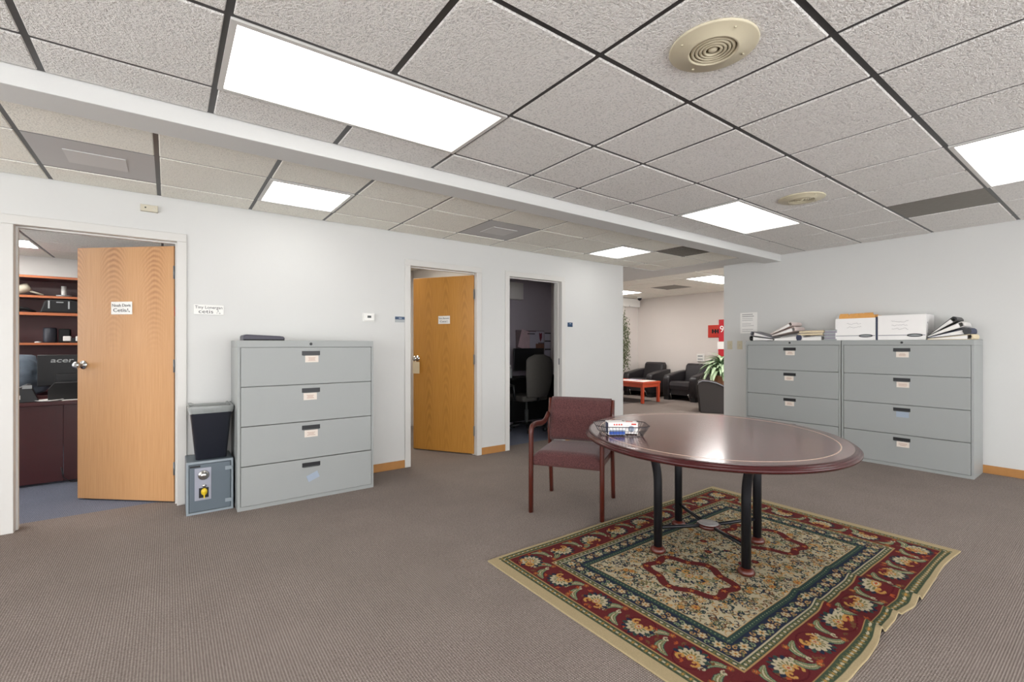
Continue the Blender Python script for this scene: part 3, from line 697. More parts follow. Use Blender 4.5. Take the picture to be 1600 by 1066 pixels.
        for i_ in range(mn+1):        # red border: palmettes, leaf scrolls, sprays
            s0 = .15+(L-.30)*i_/mn; step = (L-.30)/mn
            for q in range(9):
                x_, y_ = at(s0+rng.uniform(-.5, .5)*step, rng.uniform(.075, .22)); a = rng.uniform(0, 6.28)
                for z_ in (-1, 0, 1): stamp(x_+.008*math.cos(a+z_*.9), y_+.008*math.sin(a+z_*.9), .010, .0035, a+z_*.9, 'orange' if q % 2 else 'brown', B)
            x_, y_ = at(s0, .148)
            P = [(x_+.078*math.cos(a), y_+.066*math.sin(a)) for a in np.linspace(0, 6.28, 90)]; stroke(P, .0028, 'dred', B)
            palmette(x_, y_, .060, N_ if i_ % 2 else N_+PI, B)
            if i_ < mn:
                x_, y_ = at(s0+step*.38, .125); leafm(x_, y_, .052, N_+.6, B, 1)
                x_, y_ = at(s0+step*.62, .165); leafm(x_, y_, .052, N_-.6+PI, B, -1)
                x_, y_ = at(s0+step*.5, .085); flower(x_, y_, .014, 0, B, 'orange', 'gold', 'brown', 5)
                x_, y_ = at(s0+step*.5, .21); flower(x_, y_, .014, 0, B, 'orange', 'gold', 'brown', 5)
        B = (.273, .352); mn = max(4, round((L-.62)/.075))
        for i_ in range(mn+1):
            s0 = .31+(L-.62)*i_/mn; step = (L-.62)/mn
            x_, y_ = at(s0, .312); flower(x_, y_, .025 if i_ % 2 else .020, i_, B, 'cream', 'gold', 'dkgreen' if i_ % 2 else 'brown', 6)
            for sg in (-1, 1):
                x_, y_ = at(s0+step*.5, .312+sg*.017); curl(x_, y_, .013, rng.uniform(0, 6), .9, .0032, 'ltgreen' if i_ % 2 else 'tan', B, sg)
                x_, y_ = at(s0+step*.22*sg, .312-sg*.026); stamp(x_, y_, .010, .004, T_+.5*sg, 'olive', B)
        n_ = round(L/.019)
        for i_ in range(n_):
            x_, y_ = at((i_+.5)*L/n_, .368); stamp(x_, y_, .004, .0035, 0, 'ltgreen', (.352, .384))
    # field: dense vine scrolls and blossoms, with two red lobed cartouches
    B = (.390, 9)
    cxs = (Lx/2-.40, Lx/2+.40)
    for q in range(2100):
        x_, y_ = rng.uniform(.43, Lx-.43), rng.uniform(.38, Ly-.38)
        c = ['dkgreen', 'olive', 'brown', 'navy', 'tan', 'dkgreen', 'navy'][rng.randint(7)]
        curl(x_, y_, rng.uniform(.008, .028), rng.uniform(0, 6.3), rng.uniform(.4, 1.0), rng.uniform(.0020, .0042), c, B, rng.choice([-1, 1]))
    for q in range(1000):
        x_, y_ = rng.uniform(.43, Lx-.43), rng.uniform(.38, Ly-.38); a = rng.uniform(0, 6.3)
        stamp(x_, y_, rng.uniform(.006, .014), .0045, a, ['dkgreen', 'olive', 'tan', 'brown', 'gold'][rng.randint(5)], B)
    for q in range(90):
        x_, y_ = rng.uniform(.45, Lx-.45), rng.uniform(.40, Ly-.40)
        if q % 3: flower(x_, y_, rng.uniform(.013, .022), rng.uniform(0, 3), B, ['tan', 'cream', 'gold'][q % 3], 'orange', ['olive', 'brown', 'dkgreen'][rng.randint(3)])
        else: palmette(x_, y_, rng.uniform(.026, .036), rng.uniform(0, 6.3), B)
    for cx_ in cxs:
        n_ = 260; P = []
        for i_ in range(n_):
            a = 2*PI*i_/n_; r_ = 1+.10*math.cos(6*a)
            P.append((cx_+.165*r_*math.cos(a), Ly/2+.215*r_*math.sin(a)))
        stroke(P, .0235, 'brown', B); stroke(P, .0205, 'red', B)
        for i_ in range(12):
            x_, y_ = P[int(i_*n_/12)]; flower(x_, y_, .017, i_, B, 'orange', 'gold', 'dred', 5)
        palmette(cx_, Ly/2, .070, 0 if cx_ > Lx/2 else PI, B)
        for sg in (-1, 1): palmette(cx_, Ly/2+sg*.10, .042, sg*PI/2, B); leafm(cx_+.06*sg, Ly/2+.09*sg, .03, 1.2, B, sg); leafm(cx_-.06*sg, Ly/2+.09*sg, .03, 1.9, B, -sg)
    for q in range(7): flower(Lx/2+rng.uniform(-.12, .12), Ly/2+rng.uniform(-.2, .2), .02, 0, B, 'red', 'orange', 'dred', 6)
    palmette(Lx/2, Ly/2, .05, PI/2, B)
    img *= .92*(1+.10*(rng.rand(nx, ny, 1)-.5))
    # folds along the low-v side
    H = np.full_like(X, .008)
    def fold(u_, slant, amp, wd, reach):
        c_ = (u_-U0)+slant*Y
        return amp*np.exp(-((X-c_)/wd)**2)*np.exp(-(Y/reach)**2)
    H += fold(2.88, .05, .034, .034, .34)+fold(2.66, .10, .020, .028, .22)+fold(2.42, .22, .038, .036, .40)+fold(2.12, .10, .006, .06, .3)+fold(3.15, 0, .005, .08, .3)
    H += .0015*np.sin(X*9+Y*4)
    edge = .010*np.sin(X*7)*np.exp(-(Y/.05)**2) - .012*np.exp(-((X-1.40)/.10)**2)*np.exp(-(Y/.1)**2)
    co = np.stack([X+U0, Y+V0+edge, H], -1).reshape(-1, 3)
    # skirt ring
    idx = np.arange(nx*ny).reshape(nx, ny)
    q = np.stack([idx[:-1, :-1], idx[1:, :-1], idx[1:, 1:], idx[:-1, 1:]], -1).reshape(-1, 4)
    rim = np.concatenate([idx[:, 0], idx[-1, 1:], idx[::-1, -1][1:], idx[0, ::-1][1:-1]])
    low = co[rim].copy(); low[:, 2] -= .0075; b0 = len(co); nr = len(rim); k_ = np.arange(nr); k2 = (k_+1) % nr
    sk = np.stack([rim[k_], b0+k_, b0+k2, rim[k2]], -1)
    co = np.concatenate([co, low]); F = np.concatenate([q, sk])
    me = bpy.data.meshes.new('area_rug'); me.vertices.add(len(co)); me.vertices.foreach_set('co', co.ravel())
    me.loops.add(len(F)*4); me.loops.foreach_set('vertex_index', F.ravel().astype(np.int32))
    me.polygons.add(len(F)); me.polygons.foreach_set('loop_start', (np.arange(len(F))*4).astype(np.int32))
    me.polygons.foreach_set('use_smooth', np.ones(len(F), bool))
    me.update(calc_edges=True)
    at_ = me.color_attributes.new('pile', 'FLOAT_COLOR', 'POINT')
    cc = np.ones((len(co), 4)); cc[:b0, :3] = img.reshape(-1, 3); cc[b0:, :3] = col['beige']
    at_.data.foreach_set('color', cc.ravel().astype(np.float32)); me.materials.append(M['rug'])
    o = bpy.data.objects.new('area_rug', me); C.objects.link(o)
    tag(o, 'red, navy and cream oriental rug with rumpled right edge under the table', 'rug')
make_rug()

# ---------------------------------------------------------------- round table
TX, TY, TZ = 2.645, 1.575, .707
t = thing('oval_table', 'large oval mahogany table on curved black legs, standing on the rug', 'table', (TX, TY, .009))
A_, B_ = .833, .735
tt = TZ-.009
def ell(r_in):  # profile measured inward from the rim
    return r_in
seg = 96
prof = [(0, -.030), (.90, -.030), (.955, -.032), (.975, -.036), (.990, -.033), (1.0, -.024), (1.0, -.018), (.992, -.012), (.985, -.0105), (.985, -.008), (.975, -.003), (.962, -.0005), (.955, 0), (.60, 0), (0, 0)]
def erings(pr): return [[(A_*q*math.cos(2*PI*i/seg), B_*q*math.sin(2*PI*i/seg), tt+z) for i in range(seg)] for q, z in pr if q]
loft(MB(), erings([(.95, -.015), (.955, 0), (.60, 0)]), True, True, False).build('tabletop', 'table', t, rot=(0, 0, PI/4))
loft(MB(), erings(prof[:13]), True, False).build('rim', 'table_edge', t, 'darker moulded rim of the tabletop', rot=(0, 0, PI/4))
R = []
for q, dz in ((.875, 0), (.875, .0006), (.883, .0006), (.883, 0)): R.append([(A_*q*math.cos(2*PI*i/seg), B_*q*math.sin(2*PI*i/seg), tt+dz) for i in range(seg)])
M['inlay'] = mat('pale_inlay', 'C9B09E', .3, var=.05)
loft(MB(), R, False, False).build('inlay', 'inlay', t, 'thin pale inlay line round the tabletop', rot=(0, 0, PI/4))
LEG = [(2.327, 1.702), (2.781, 1.87), (2.481, 1.258), (2.932, 1.419)]
lc = (2.630, 1.562)
for (x, y) in LEG:
    x -= TX; y -= TY; ox, oy = x-(lc[0]-TX), y-(lc[1]-TY); n_ = math.hypot(ox, oy); ox /= n_; oy /= n_
    P = [(x, y, .035)]+[(x+ox*.075*q**2.2, y+oy*.075*q**2.2, .40+q*(tt-.032-.40)) for q in np.linspace(0, 1, 12)]
    MB().tube(P, .0245, 16).build('leg', 'leg', t)
    MB().lathe([(.0, 0), (.030, 0), (.043, .010), (.045, .020), (.038, .032), (.028, .040), (0, .040)], 20, T=Tr(x, y, 0)).build('foot', 'cherry', t)
hx, hy = lc[0]-TX, lc[1]-TY
for (x, y) in LEG:
    x -= TX; y -= TY; MB().tube([(hx, hy, .135), (x, y, .150)], .0105, 10).build('stretcher', 'leg', t)
hb = MB().lathe([(0, .122), (.060, .122), (.069, .130), (.069, .142), (.062, .148), (0, .148)], 32, T=Tr(hx, hy, 0)).build('hub', 'cherry_dark', t)
MB().lathe([(0, .1475), (.056, .1475), (.055, .151), (0, .151)], 28, T=Tr(hx, hy, 0)).build('hub_cap', 'hub', hb)

# wire basket and small cartons
bx = math.atan2(-.65, .76)
t = thing('wire_basket', 'black wire basket on the table edge holding two small boxes', 'basket', (2.155, 1.835, TZ), bx)
def hexr(hx, hy, c, z): return [(-hx+c, -hy, z), (hx-c, -hy, z), (hx, -hy+c, z), (hx, hy-c, z), (hx-c, hy, z), (-hx+c, hy, z), (-hx, hy-c, z), (-hx, -hy+c, z)]
top = hexr(.152, .118, .05, .060); mid = hexr(.140, .106, .045, .034); bot = hexr(.118, .086, .035, .003)
MB().tube(top, .0024, 6, closed=True).tube(bot, .0018, 6, closed=True).tube(mid, .0012, 5, closed=True).build('rim', 'wire', t)
mb = MB()
def lerp3(a, b, f): return tuple(a[i]+(b[i]-a[i])*f for i in range(3))
for i in range(8):
    j = (i+1) % 8; L = math.dist(top[i], top[j]); n_ = max(1, round(L/.019))
    for q in range(n_): mb.tube([lerp3(top[i], top[j], q/n_), lerp3(bot[i], bot[j], q/n_)], .0010, 5)
for q in range(-3, 4): mb.tube([(q*.028, -.08, .003), (q*.028, .08, .003)], .0010, 5)
o = mb.build('wire_side', 'wire', t); o['kind'] = 'stuff'
def carton(label, lx, ly, rz, w_, d_, h_, kind):
    T = Matrix.Translation((2.155, 1.835, TZ)) @ Rz(bx) @ Tr(lx, ly, .005)
    p = T.to_translation(); t = thing('carton', label, 'small box', tuple(p), bx+rz)
    MB().box(-w_/2, w_/2, -d_/2, d_/2, 0, h_, .001, 1).build('carton_body', 'box', t)
    if kind == 'blue':
        MB().box(-w_/2+.003, w_/2-.003, -d_/2-.0006, -d_/2, .002, h_*.30).build('print_band', 'blue', t, 'deep blue band')
        MB().box(-w_/2+.003, w_/2-.003, -d_/2-.0006, -d_/2, h_*.30, h_*.42).build('print_band', 'blue_card', t, 'pale blue band')
        MB().box(-w_/2-.0006, -w_/2, -d_/2+.01, d_/2-.01, .004, h_-.004).build('side_print', 'navy', t, 'navy end panel')
        mb = MB()
        for q in range(4): mb.box(-.02+q*.014, -.011+q*.014, -d_/2-.0008, -d_/2, h_*.78, h_*.90)
        mb.build('red_print', 'red', t)
    else:
        MB().lathe([(.018, 0), (.018, .0006), (0, .0006)], 20, T=Tr(0, -d_/2, h_*.45) @ Rx(PI/2)).build('print_disc', 'blue_card', t)
        MB().box(-.028, .012, -.01, .012, h_, h_+.0006).box(.0, .028, -d_/2-.0006, -d_/2, h_*.8, h_*.92).build('red_print', 'red', t)
carton('white carton with blue band in the wire basket', -.035, -.012, .10, .098, .085, .072, 'blue')
carton('white carton with red print in the wire basket', .060, .022, -.05, .075, .075, .066, 'red')

# ---------------------------------------------------------------- arm chair
def arm_chair():
    t = thing('arm_chair', 'plum tweed armchair with cherry wood arms beside the round table', 'armchair', (2.515, 2.606, 0), math.atan2(-.84, .54))
    for s_ in (-1, 1):
        x = s_*.262
        P = [(x, -.255, 0), (x, -.253, .30), (x, -.250, .54)]
        c = (x, -.205, .595)
        for q in np.linspace(0, 1, 7): a = PI-q*PI/2.15; P.append((x, -.205+.045*math.cos(a), .588+.045*math.sin(a)))
        P += [(x, -.14, .634), (x, -.06, .624), (x, .02, .615), (x, .09, .620), (x, .15, .640), (x, .20, .668)]
        MB().bar(P, .031, .042, side=(1, 0, 0), b=.35).build('arm', 'cherry', t)
        P = [(x*.985, .285, 0), (x*.985, .262, .20), (x*.985, .235, .42), (x*.985, .222, .52), (x*.985, .238, .66), (x*.985, .262, .79)]
        MB().bar(P, .029, .040, side=(1, 0, 0), b=.35).build('rear_leg', 'cherry', t)
    mb = MB().box(-.250, .250, -.235, -.215, .345, .385).box(-.248, .248, .20, .222, .345, .385)
    for s_ in (-1, 1): mb.box(min(s_*.25, s_*.235), max(s_*.25, s_*.235), -.22, .21, .345, .385)
    mb.build('seat_rail', 'cherry_dark', t)
    t_ = bmesh.new(); g = 14; V = {}
    for i in range(g+1):
        for j in range(g+1):
            a, b = -1+2*i/g, -1+2*j/g
            x, y = .247*a, -.005+.245*b
            e_ = min(1, (1-abs(a))*5) ; f_ = min(1, (1-abs(b))*5)
            z = .395+.055*(math.sqrt(max(0, 1-(1-e_)**2))*.5+.5)*(math.sqrt(max(0, 1-(1-f_)**2))*.5+.5)+.012*(1-a*a)*(1-b*b)
            V[i, j, 1] = t_.verts.new((x, y, z)); V[i, j, 0] = t_.verts.new((x*.99, y*.99, .358))
    for i in range(g):
        for j in range(g):
            t_.faces.new((V[i, j, 1], V[i+1, j, 1], V[i+1, j+1, 1], V[i, j+1, 1])).smooth = True
            t_.faces.new((V[i, j+1, 0], V[i+1, j+1, 0], V[i+1, j, 0], V[i, j, 0]))
    for q in range(g):
        t_.faces.new((V[q, 0, 0], V[q+1, 0, 0], V[q+1, 0, 1], V[q, 0, 1])); t_.faces.new((V[q+1, g, 0], V[q, g, 0], V[q, g, 1], V[q+1, g, 1]))
        t_.faces.new((V[0, q+1, 0], V[0, q, 0], V[0, q, 1], V[0, q+1, 1])); t_.faces.new((V[g, q, 0], V[g, q+1, 0], V[g, q+1, 1], V[g, q, 1]))
    mb = MB(); mb.merge(t_); mb.build('seat', 'tweed', t)
    # back: gently curved padded panel
    rings = []
    for q in np.linspace(0, 1, 12):
        z = .455+q*.345; y = .20+.075*q; th = .030+.010*math.sin(PI*q); hw = .243+.004*q
        if q in (0, 1): th *= .35
        r = []
        for s_ in np.linspace(-1, 1, 13): r.append((hw*s_, y-th+.030*(1-s_*s_)*.8, z))
        for s_ in np.linspace(1, -1, 13): r.append((hw*s_, y+th*.5+.030*(1-s_*s_)*.8, z))
        rings.append(r)
    loft(MB(), rings, True, True).build('backrest', 'tweed', t)
arm_chair()

# ---------------------------------------------------------------- things on the back cabinets (local x = left to right, y = away)
ZT = 1.2845
def back_item(name, label, cat, v, y=0, z=ZT, rz=0, group=None):
    return thing(name, label, cat, (5.955+y, v, z), -PI/2+rz, group)
def binder(label, v, y, z, L, D, t0, t1, tilt, cover, flip=False, rz=0, spine=None, group='ring binders lying on the back cabinets'):
    """wedge-shaped lying ring binder: opening edge t0 thick at local x 0, spine t1 thick at x = L (flip mirrors it)"""
    t = back_item('ring_binder', label, 'binder', v, y, z, rz, group)
    T = (Matrix.Scale(-1, 4, (1, 0, 0)) if flip else Matrix.Identity(4)) @ Ry(-tilt)
    c = .004
    A = MB().prism([(0, 0), (L, 0), (L, c), (0, c)], 0, D, T=T).prism([(0, t0-c), (L, t1-c), (L, t1), (0, t0)], 0, D, T=T)
    A.prism([(L-.001, 0), (L+.010, t1*.18), (L+.013, t1*.5), (L+.010, t1*.82), (L-.001, t1), (L-.004, t1-c), (L+.003, t1*.5), (L-.004, c)], 0, D, T=T)
    A.bm.normal_update(); bmesh.ops.recalc_face_normals(A.bm, faces=A.bm.faces[:]); A.build('cover', cover, t)
    g = MB().prism([(.008, c), (L-.03, c), (L-.03, t1*.80), (.008, max(t0-c*1.2, c*1.6))], .006, D-.006, T=T); bmesh.ops.recalc_face_normals(g.bm, faces=g.bm.faces[:]); g.build('pages', 'paper', t)
    r = MB()
    for yy in (.03, D/2, D-.03): r.tube([T @ Vector((L-.022+t1*.32*math.cos(a), yy, t1*.5+t1*.32*math.sin(a))) for a in np.linspace(0, 2*PI, 14)[:-1]], .0022, 5, closed=True)
    r.build('rings', 'steel', t)
    if spine: 
        s_ = MB().prism([(L+.004, t1*.05), (L+.016, t1*.3), (L+.016, t1*.7), (L+.004, t1*.95), (L-.035, t1*1.02), (L-.045, t1*.5), (L-.035, -.0005)], -.004, -.0005, T=T); bmesh.ops.recalc_face_normals(s_.bm, faces=s_.bm.faces[:]); s_.build('spine_end', spine, t, 'dark rounded spine end')
    return t
binder('black ring binder at the far left, at the bottom of the back cabinet pile', 2.695, 0, ZT, .27, .26, .022, .062, 0, 'black_plastic', True)
binder('grey ring binder topmost at the left end of the pile', 2.695, .01, ZT+.026, .27, .26, .008, .052, .155, 'grey_vinyl', True)
binder('white ring binder with navy spine under the leaning ones', 2.685, 0, ZT, .30, .27, .025, .065, 0, 'white_vinyl', spine='navy')
binder('pinkish-white ring binder, lower of the leaning pair', 2.715, .02, ZT+.055, .27, .26, .012, .050, .22, 'pinkish')
binder('pinkish-white ring binder, upper of the leaning pair with maroon rings', 2.735, .03, ZT+.075, .27, .26, .012, .045, .40, 'pinkish')
binder('white ring binder beneath the manila folders', 2.40, .03, ZT, .25, .26, .035, .055, 0, 'white_vinyl', group=None)
for i, (dz, lb) in enumerate([(.0605, 'cream folder bundle, lower one beside the white box'), (.0905, 'cream folder bundle, topmost beside the white box')]):
    t = back_item('folder_bundle', lb, 'folder', 2.42-i*.01, .02+.01*i, ZT+dz, .03*i)
    MB().prism([(0, 0), (.255, 0), (.26, .012), (.255, .026), (.0, .018)], 0, .23, .002, 1).build('pages', 'manila_pale', t)
    MB().box(-.003, .262, -.004, .235, .0255, .0275).build('flap', 'pinkish', t)
for i in range(7):
    t = back_item('paper_stack', ['lilac-grey paper pad at the bottom of the small stack', 'lilac-grey paper pad second from the bottom', 'lilac-grey paper pad third from the bottom', 'lilac-grey paper pad in the middle of the small stack', 'lilac-grey paper pad third from the top', 'lilac-grey paper pad second from the top', 'lilac-grey paper pad topmost in the small stack'][i], 'paper pad', 2.150+random.uniform(-.006, .006), .02, ZT+i*.0168, random.uniform(-.06, .06), 'paper pads beside the white box')
    MB().box(0, .125, 0, .22, 0, .016, .003, 1).build('pad_sheets', 'lilac_paper' if i % 2 else 'placard_grey', t)
def file_box(label, v, W, H, D, topk):
    t = back_item('file_box', label, 'box', v, .02)
    c = .004
    MB().box(0, W, 0, c, 0, H).box(0, W, D-c, D, 0, H).box(0, c, c, D-c, 0, H).box(W-c, W, c, D-c, 0, H).box(c, W-c, c, D-c, 0, .006).build('box_body', 'box', t)
    zl = .048
    MB().box(.004, W-.14, -.0008, 0, zl-.003, zl+.002).box(W-.028, W-.004, -.0008, 0, zl-.003, zl+.002).build('print_line', 'navy', t)
    P = [(W-.085+.058*math.cos(a), -.002, zl-.002+.012*math.sin(a)) for a in np.linspace(0, 2*PI, 33)[:-1]]
    MB().tube(P, .0042, 6, closed=True).build('hand_hole', 'ink', t)
    MB().lathe([(.056, 0), (.056, .0008), (0, .0008)], 32, sy=.19, T=Tr(W-.085, 0, zl-.002) @ Rx(PI/2)).build('hand_hole_flap', 'placard_grey', t)
    mb = MB(); random.seed(int(W*1000))
    for row in range(2 if topk == 'folders' else 3):
        x = W*.30; z = H*.76-row*.038
        P = []
        while x < W*.66: P.append((x, -.0006, z+random.uniform(-.010, .010))); x += random.uniform(.006, .012)
        mb.tube(P, .0011, 4)
    mb.build('handwriting', 'ink_grey', t)
    if topk == 'lid':
        MB().box(-.001, W+.001, -.001, D+.001, H, H+.006, .001, 1).build('lid', 'box', t)
        mb = MB()
        for q, (yy, zz) in enumerate([(.07, .06), (.06, .17), (.12, .04), (.1, .1)]): mb.lathe([(.012-.002*q, 0), (.01-.002*q, .001), (0, .001)], 12, T=Tr(W, yy, zz) @ Ry(PI/2))
        mb.build('scuffs', 'ink_grey', t)
    return t
file_box('left white cardboard box with manila folders sticking out, on the back cabinet', 2.035, .365, .236, .30, 'folders')
tb = MB().box(.362, .372, -.001, .30, 0, .245).build('divider_edge', 'navy')
bpy.data.objects.remove(tb)
file_box('right white cardboard box, closed, on the back cabinet', 1.650, .385, .248, .30, 'lid')
t = back_item('box_gap_board', 'thin navy-edged board standing between the two white boxes', 'board', 1.668, .02)
MB().box(0, .012, 0, .29, 0, .242, .001, 1).build('board', 'navy', t)
random.seed(11)
for i in range(12):
    t = back_item('manila_folder', 'manila folder sticking out of the left white box', 'folder', 2.024-.0, .045+i*.019, ZT+.012, 0, 'manila folders in the left white box')
    x0 = .014+random.uniform(0, .01); h = .262+random.uniform(-.006, .012)
    tx = .02+(i*.083) % .22
    MB().prism([(x0, 0), (.345, 0), (.345, h-.012), (tx+.09, h-.010), (tx+.085, h+.012), (tx+.01, h+.012), (tx, h-.008), (x0, h-.010)], 0, .006).build('folder_leaf', 'manila', t, rot=(random.uniform(-.03, .03), 0, 0))
# fan of binders at the right end
binder('white ring binder at the bottom of the fan at the cabinet right end', 1.250, .0, ZT, .31, .27, .010, .050, 0, 'manila_pale', group='fanned binders at the cabinet right end')
binder('navy ring binder second from the bottom of the right-hand fan', 1.252, .01, ZT+.014, .30, .27, .008, .060, .12, 'navy', spine='black_plastic', group='fanned binders at the cabinet right end')
binder('white ring binder third from the bottom of the right-hand fan', 1.250, .02, ZT+.026, .275, .27, .008, .050, .36, 'white_vinyl', group='fanned binders at the cabinet right end')
binder('black-edged ring binder on top of the right-hand fan', 1.250, .03, ZT+.036, .25, .27, .006, .050, .60, 'black_plastic', group='fanned binders at the cabinet right end')

# ---------------------------------------------------------------- first office
t = thing('office_desk', 'dark mahogany desk seen through the first doorway', 'desk', (-1.0, 5.74, 0))
MB().box(-1.2, .245, .0, .02, .02, .70).build('modesty_panel', 'mahog', t)
MB().box(.249, .90, .0, .02, .02, .70).build('modesty_panel', 'mahog', t)
MB().box(-1.25, .95, -.04, .72, .70, .735, .006, 2).build('desktop', 'mahog', t)
for x in (-1.19, .88): MB().box(x, x+.025, .02, .68, 0, .70).build('side_panel', 'mahog', t)
MB().tube([(.235, -.01, .14), (.25, -.015, .05), (.30, -.03, .008), (.42, -.05, .005), (.60, -.02, .005)], .004, 6).build('cable', 'black_plastic', t)
t = thing('monitor', 'black monitor seen from behind, lettered acer, on the mahogany desk', 'monitor', (-.70, 6.05, .735))
sc = MB().box(-.27, .30, 0, .03, .115, .405, .006, 2).build('screen_back', 'black_plastic', t)
MB().box(-.14, .17, -.035, .0, .10, .23, .01, 2).build('rear_hump', 'black_plastic', t)
text('acer', .062, 'placard_grey', t, (-.105, -.0015, .335), sx=1.45, shear=.15, bold=.001)
MB().box(-.03, .06, -.05, -.02, .0, .16).build('stand_neck', 'black_plastic', t)
MB().box(-.15, .18, -.10, .09, 0, .014, .005, 2).build('stand_foot', 'black_plastic', t)
t = thing('printer', 'low black office machine under the monitor', 'printer', (-.68, 5.83, .735))
MB().prism([(-.18, 0), (.25, 0), (.25, .12), (.2, .16), (-.14, .16), (-.18, .10)], -.05, .08, .006, 2).build('machine_body', 'black_matte', t)
MB().box(.04, .10, -.056, -.05, .04, .06).box(.12, .15, -.056, -.05, .045, .06).build('ports', 'black_plastic', t)
t = thing('desk_phone', 'black desk phone at the left end of the mahogany desk', 'telephone', (-1.02, 5.80, .735), .15)
MB().prism([(-.10, 0), (.10, 0), (.10, .012), (.05, .15), (.03, .155), (-.10, .09)], -.09, .09, .005, 2).build('phone_base', 'black_plastic', t)
MB().bar([(-.085, -.07, .10), (-.085, -.02, .125), (-.085, .04, .125), (-.085, .09, .10)], .045, .04).build('handset', 'black_plastic', t)
MB().box(.0, .06, -.094, -.09, .12, .15).build('phone_screen', 'placard_grey', t)
MB().box(-.09, -.01, -.094, -.0905, .03, .065).build('phone_keys', 'paper', t)
t = thing('paper_pile', 'pile of white papers on the mahogany desk', 'papers', (-.85, 5.76, .736))
MB().lathe([(0, 0), (.05, 0), (.075, .012), (.07, .014), (.045, .004), (0, .004)], 24, sx=1.3).build('papers', 'paper', t)
t = thing('notepad', 'white sheets beside the monitor foot on the desk', 'papers', (-.68, 5.76, .735), .3)
MB().box(-.09, .05, -.03, .05, 0, .006).build('sheets', 'paper', t)
# cloth bundle behind the monitor: lumpy form
t_ = bmesh.new(); bmesh.ops.create_icosphere(t_, subdivisions=4, radius=1)
from mathutils import noise as mn
for v in t_.verts:
    n_ = mn.noise(v.co*2.2)*.22+mn.noise(v.co*5)*.08; v.co *= (1+n_); v.co.x *= .40; v.co.y *= .17; v.co.z = max(-.02, v.co.z*.24+.16)
for f in t_.faces: f.smooth = True
mb = MB(); mb.merge(t_); o = mb.build('jacket', 'cloth'); o.location = (-1.28, 6.28, .755); tag(o, 'slate-blue crumpled jacket heaped behind the monitor', 'jacket')
# hutch against the back of the office
t = thing('bookcase_hutch', 'tall dark mahogany hutch with orange-edged shelves in the first office', 'shelf unit', (-1.4, 7.55, 0))
MB().box(-1.1, 1.5, .38, .40, 0, 2.03).build('back_panel', 'mahog', t)
for x in (-1.1, 1.475): MB().box(x, x+.025, 0, .38, 0, 2.03).build('side_panel', 'mahog', t)
MB().box(-1.12, 1.52, -.02, .40, 2.0, 2.03).build('top_panel', 'mahog', t)
for z in (1.245, 1.595, 1.79):
    MB().box(-1.075, 1.475, .01, .38, z-.012, z+.012).build('shelf', 'mahog', t)
    MB().box(-1.075, 1.475, -.004, .01, z-(.013 if z != 1.595 else .02), z+(.012)).build('shelf_edge', 'shelf_edge', t)
MB().box(-1.13, 1.53, -.026, -.019, 2.004, 2.026).build('shelf_edge', 'shelf_edge', t)
MB().box(-1.1, 1.5, -.10, .38, .70, .735, .004, 1).build('worktop', 'mahog', t)
HY = 7.66
t = thing('mallet', 'cream mallet lying on the top hutch shelf', 'mallet', (-1.31, HY-.02, 1.802))
MB().lathe([(.0, -.07), (.04, -.07), (.05, -.05), (.052, .03), (.045, .06), (0, .065)], 20, T=Tr(-.03, 0, .075) @ Ry(1.1)).build('mallet_head', 'tan', t)
MB().tube([(-.02, 0, .07), (.14, 0, .012)], .011, 10).build('mallet_handle', 'tan', t)
t = thing('candle_stand', 'white pillar on a clear dish on the top hutch shelf', 'ornament', (-1.0, HY, 1.802))
MB().lathe([(.0, 0), (.026, 0), (.024, .02), (.024, .13), (0, .13)], 18).build('pillar', 'white_plastic', t)
MB().lathe([(0, 0), (.055, 0), (.07, .02), (.066, .021), (.05, .004), (0, .004)], 24).build('dish', 'placard_grey', t)
t = thing('camera_bag', 'black camera bag with grey strips on the second hutch shelf', 'bag', (-1.02, HY-.02, 1.607))
MB().prism([(-.17, 0), (.17, 0), (.165, .14), (.10, .16), (-.10, .155), (-.135, .13)], -.09, .09, .015, 2).build('bag_body', 'black_matte', t)
MB().box(-.10, -.085, -.095, -.089, .05, .14).box(.07, .085, -.095, -.089, .05, .14).box(-.03, .03, -.095, -.089, .12, .13).build('bag_strips', 'placard_grey', t)
t = thing('cable_bundle', 'black strap heap left of the camera bag on the hutch', 'strap', (-1.36, HY, 1.611))
MB().tube([(.12*math.cos(a)*(.5+a/14), .06*math.sin(a), .02+.02*math.sin(a*1.7)+.006) for a in np.linspace(0, 9, 40)], .013, 8).build('strap_loop', 'black_matte', t)
t = thing('dark_speaker', 'dark rounded cylinder on the third hutch shelf', 'speaker', (-1.118, HY, 1.259))
MB().lathe([(0, 0), (.055, 0), (.06, .01), (.06, .16), (.052, .175), (0, .178)], 28).build('speaker_shell', 'bin', t)
t = thing('black_box', 'black box right of the dark cylinder on the hutch', 'box', (-1.005, HY+.03, 1.259))
MB().box(-.04, .06, -.05, .05, 0, .165, .01, 2).build('box_shell', 'black_matte', t)
t = thing('white_gadget', 'white gadget at the right of the third hutch shelf', 'gadget', (-.93, HY-.04, 1.257))
MB().box(-.07, .0, -.03, .03, .02, .08, .008, 2).box(.04, .10, -.03, .03, .02, .08, .008, 2).build('gadget_shell', 'white_plastic', t)
MB().box(-.01, .05, -.02, .02, .0, .06, .006, 2).build('gadget_grip', 'black_plastic', t)
t = thing('pill_box', 'small white puck on the third hutch shelf', 'box', (-1.215, HY-.03, 1.257))
MB().lathe([(0, 0), (.028, 0), (.03, .006), (.028, .014), (0, .016)], 18).build('puck', 'white_plastic', t)
t = thing('photo_stand', 'small leaning card at the left of the third shelf', 'card', (-1.43, HY, 1.257))
MB().prism([(0, 0), (.06, 0), (.02, .11), (.0, .12)], -.03, .03).build('card_back', 'grey_vinyl', t)

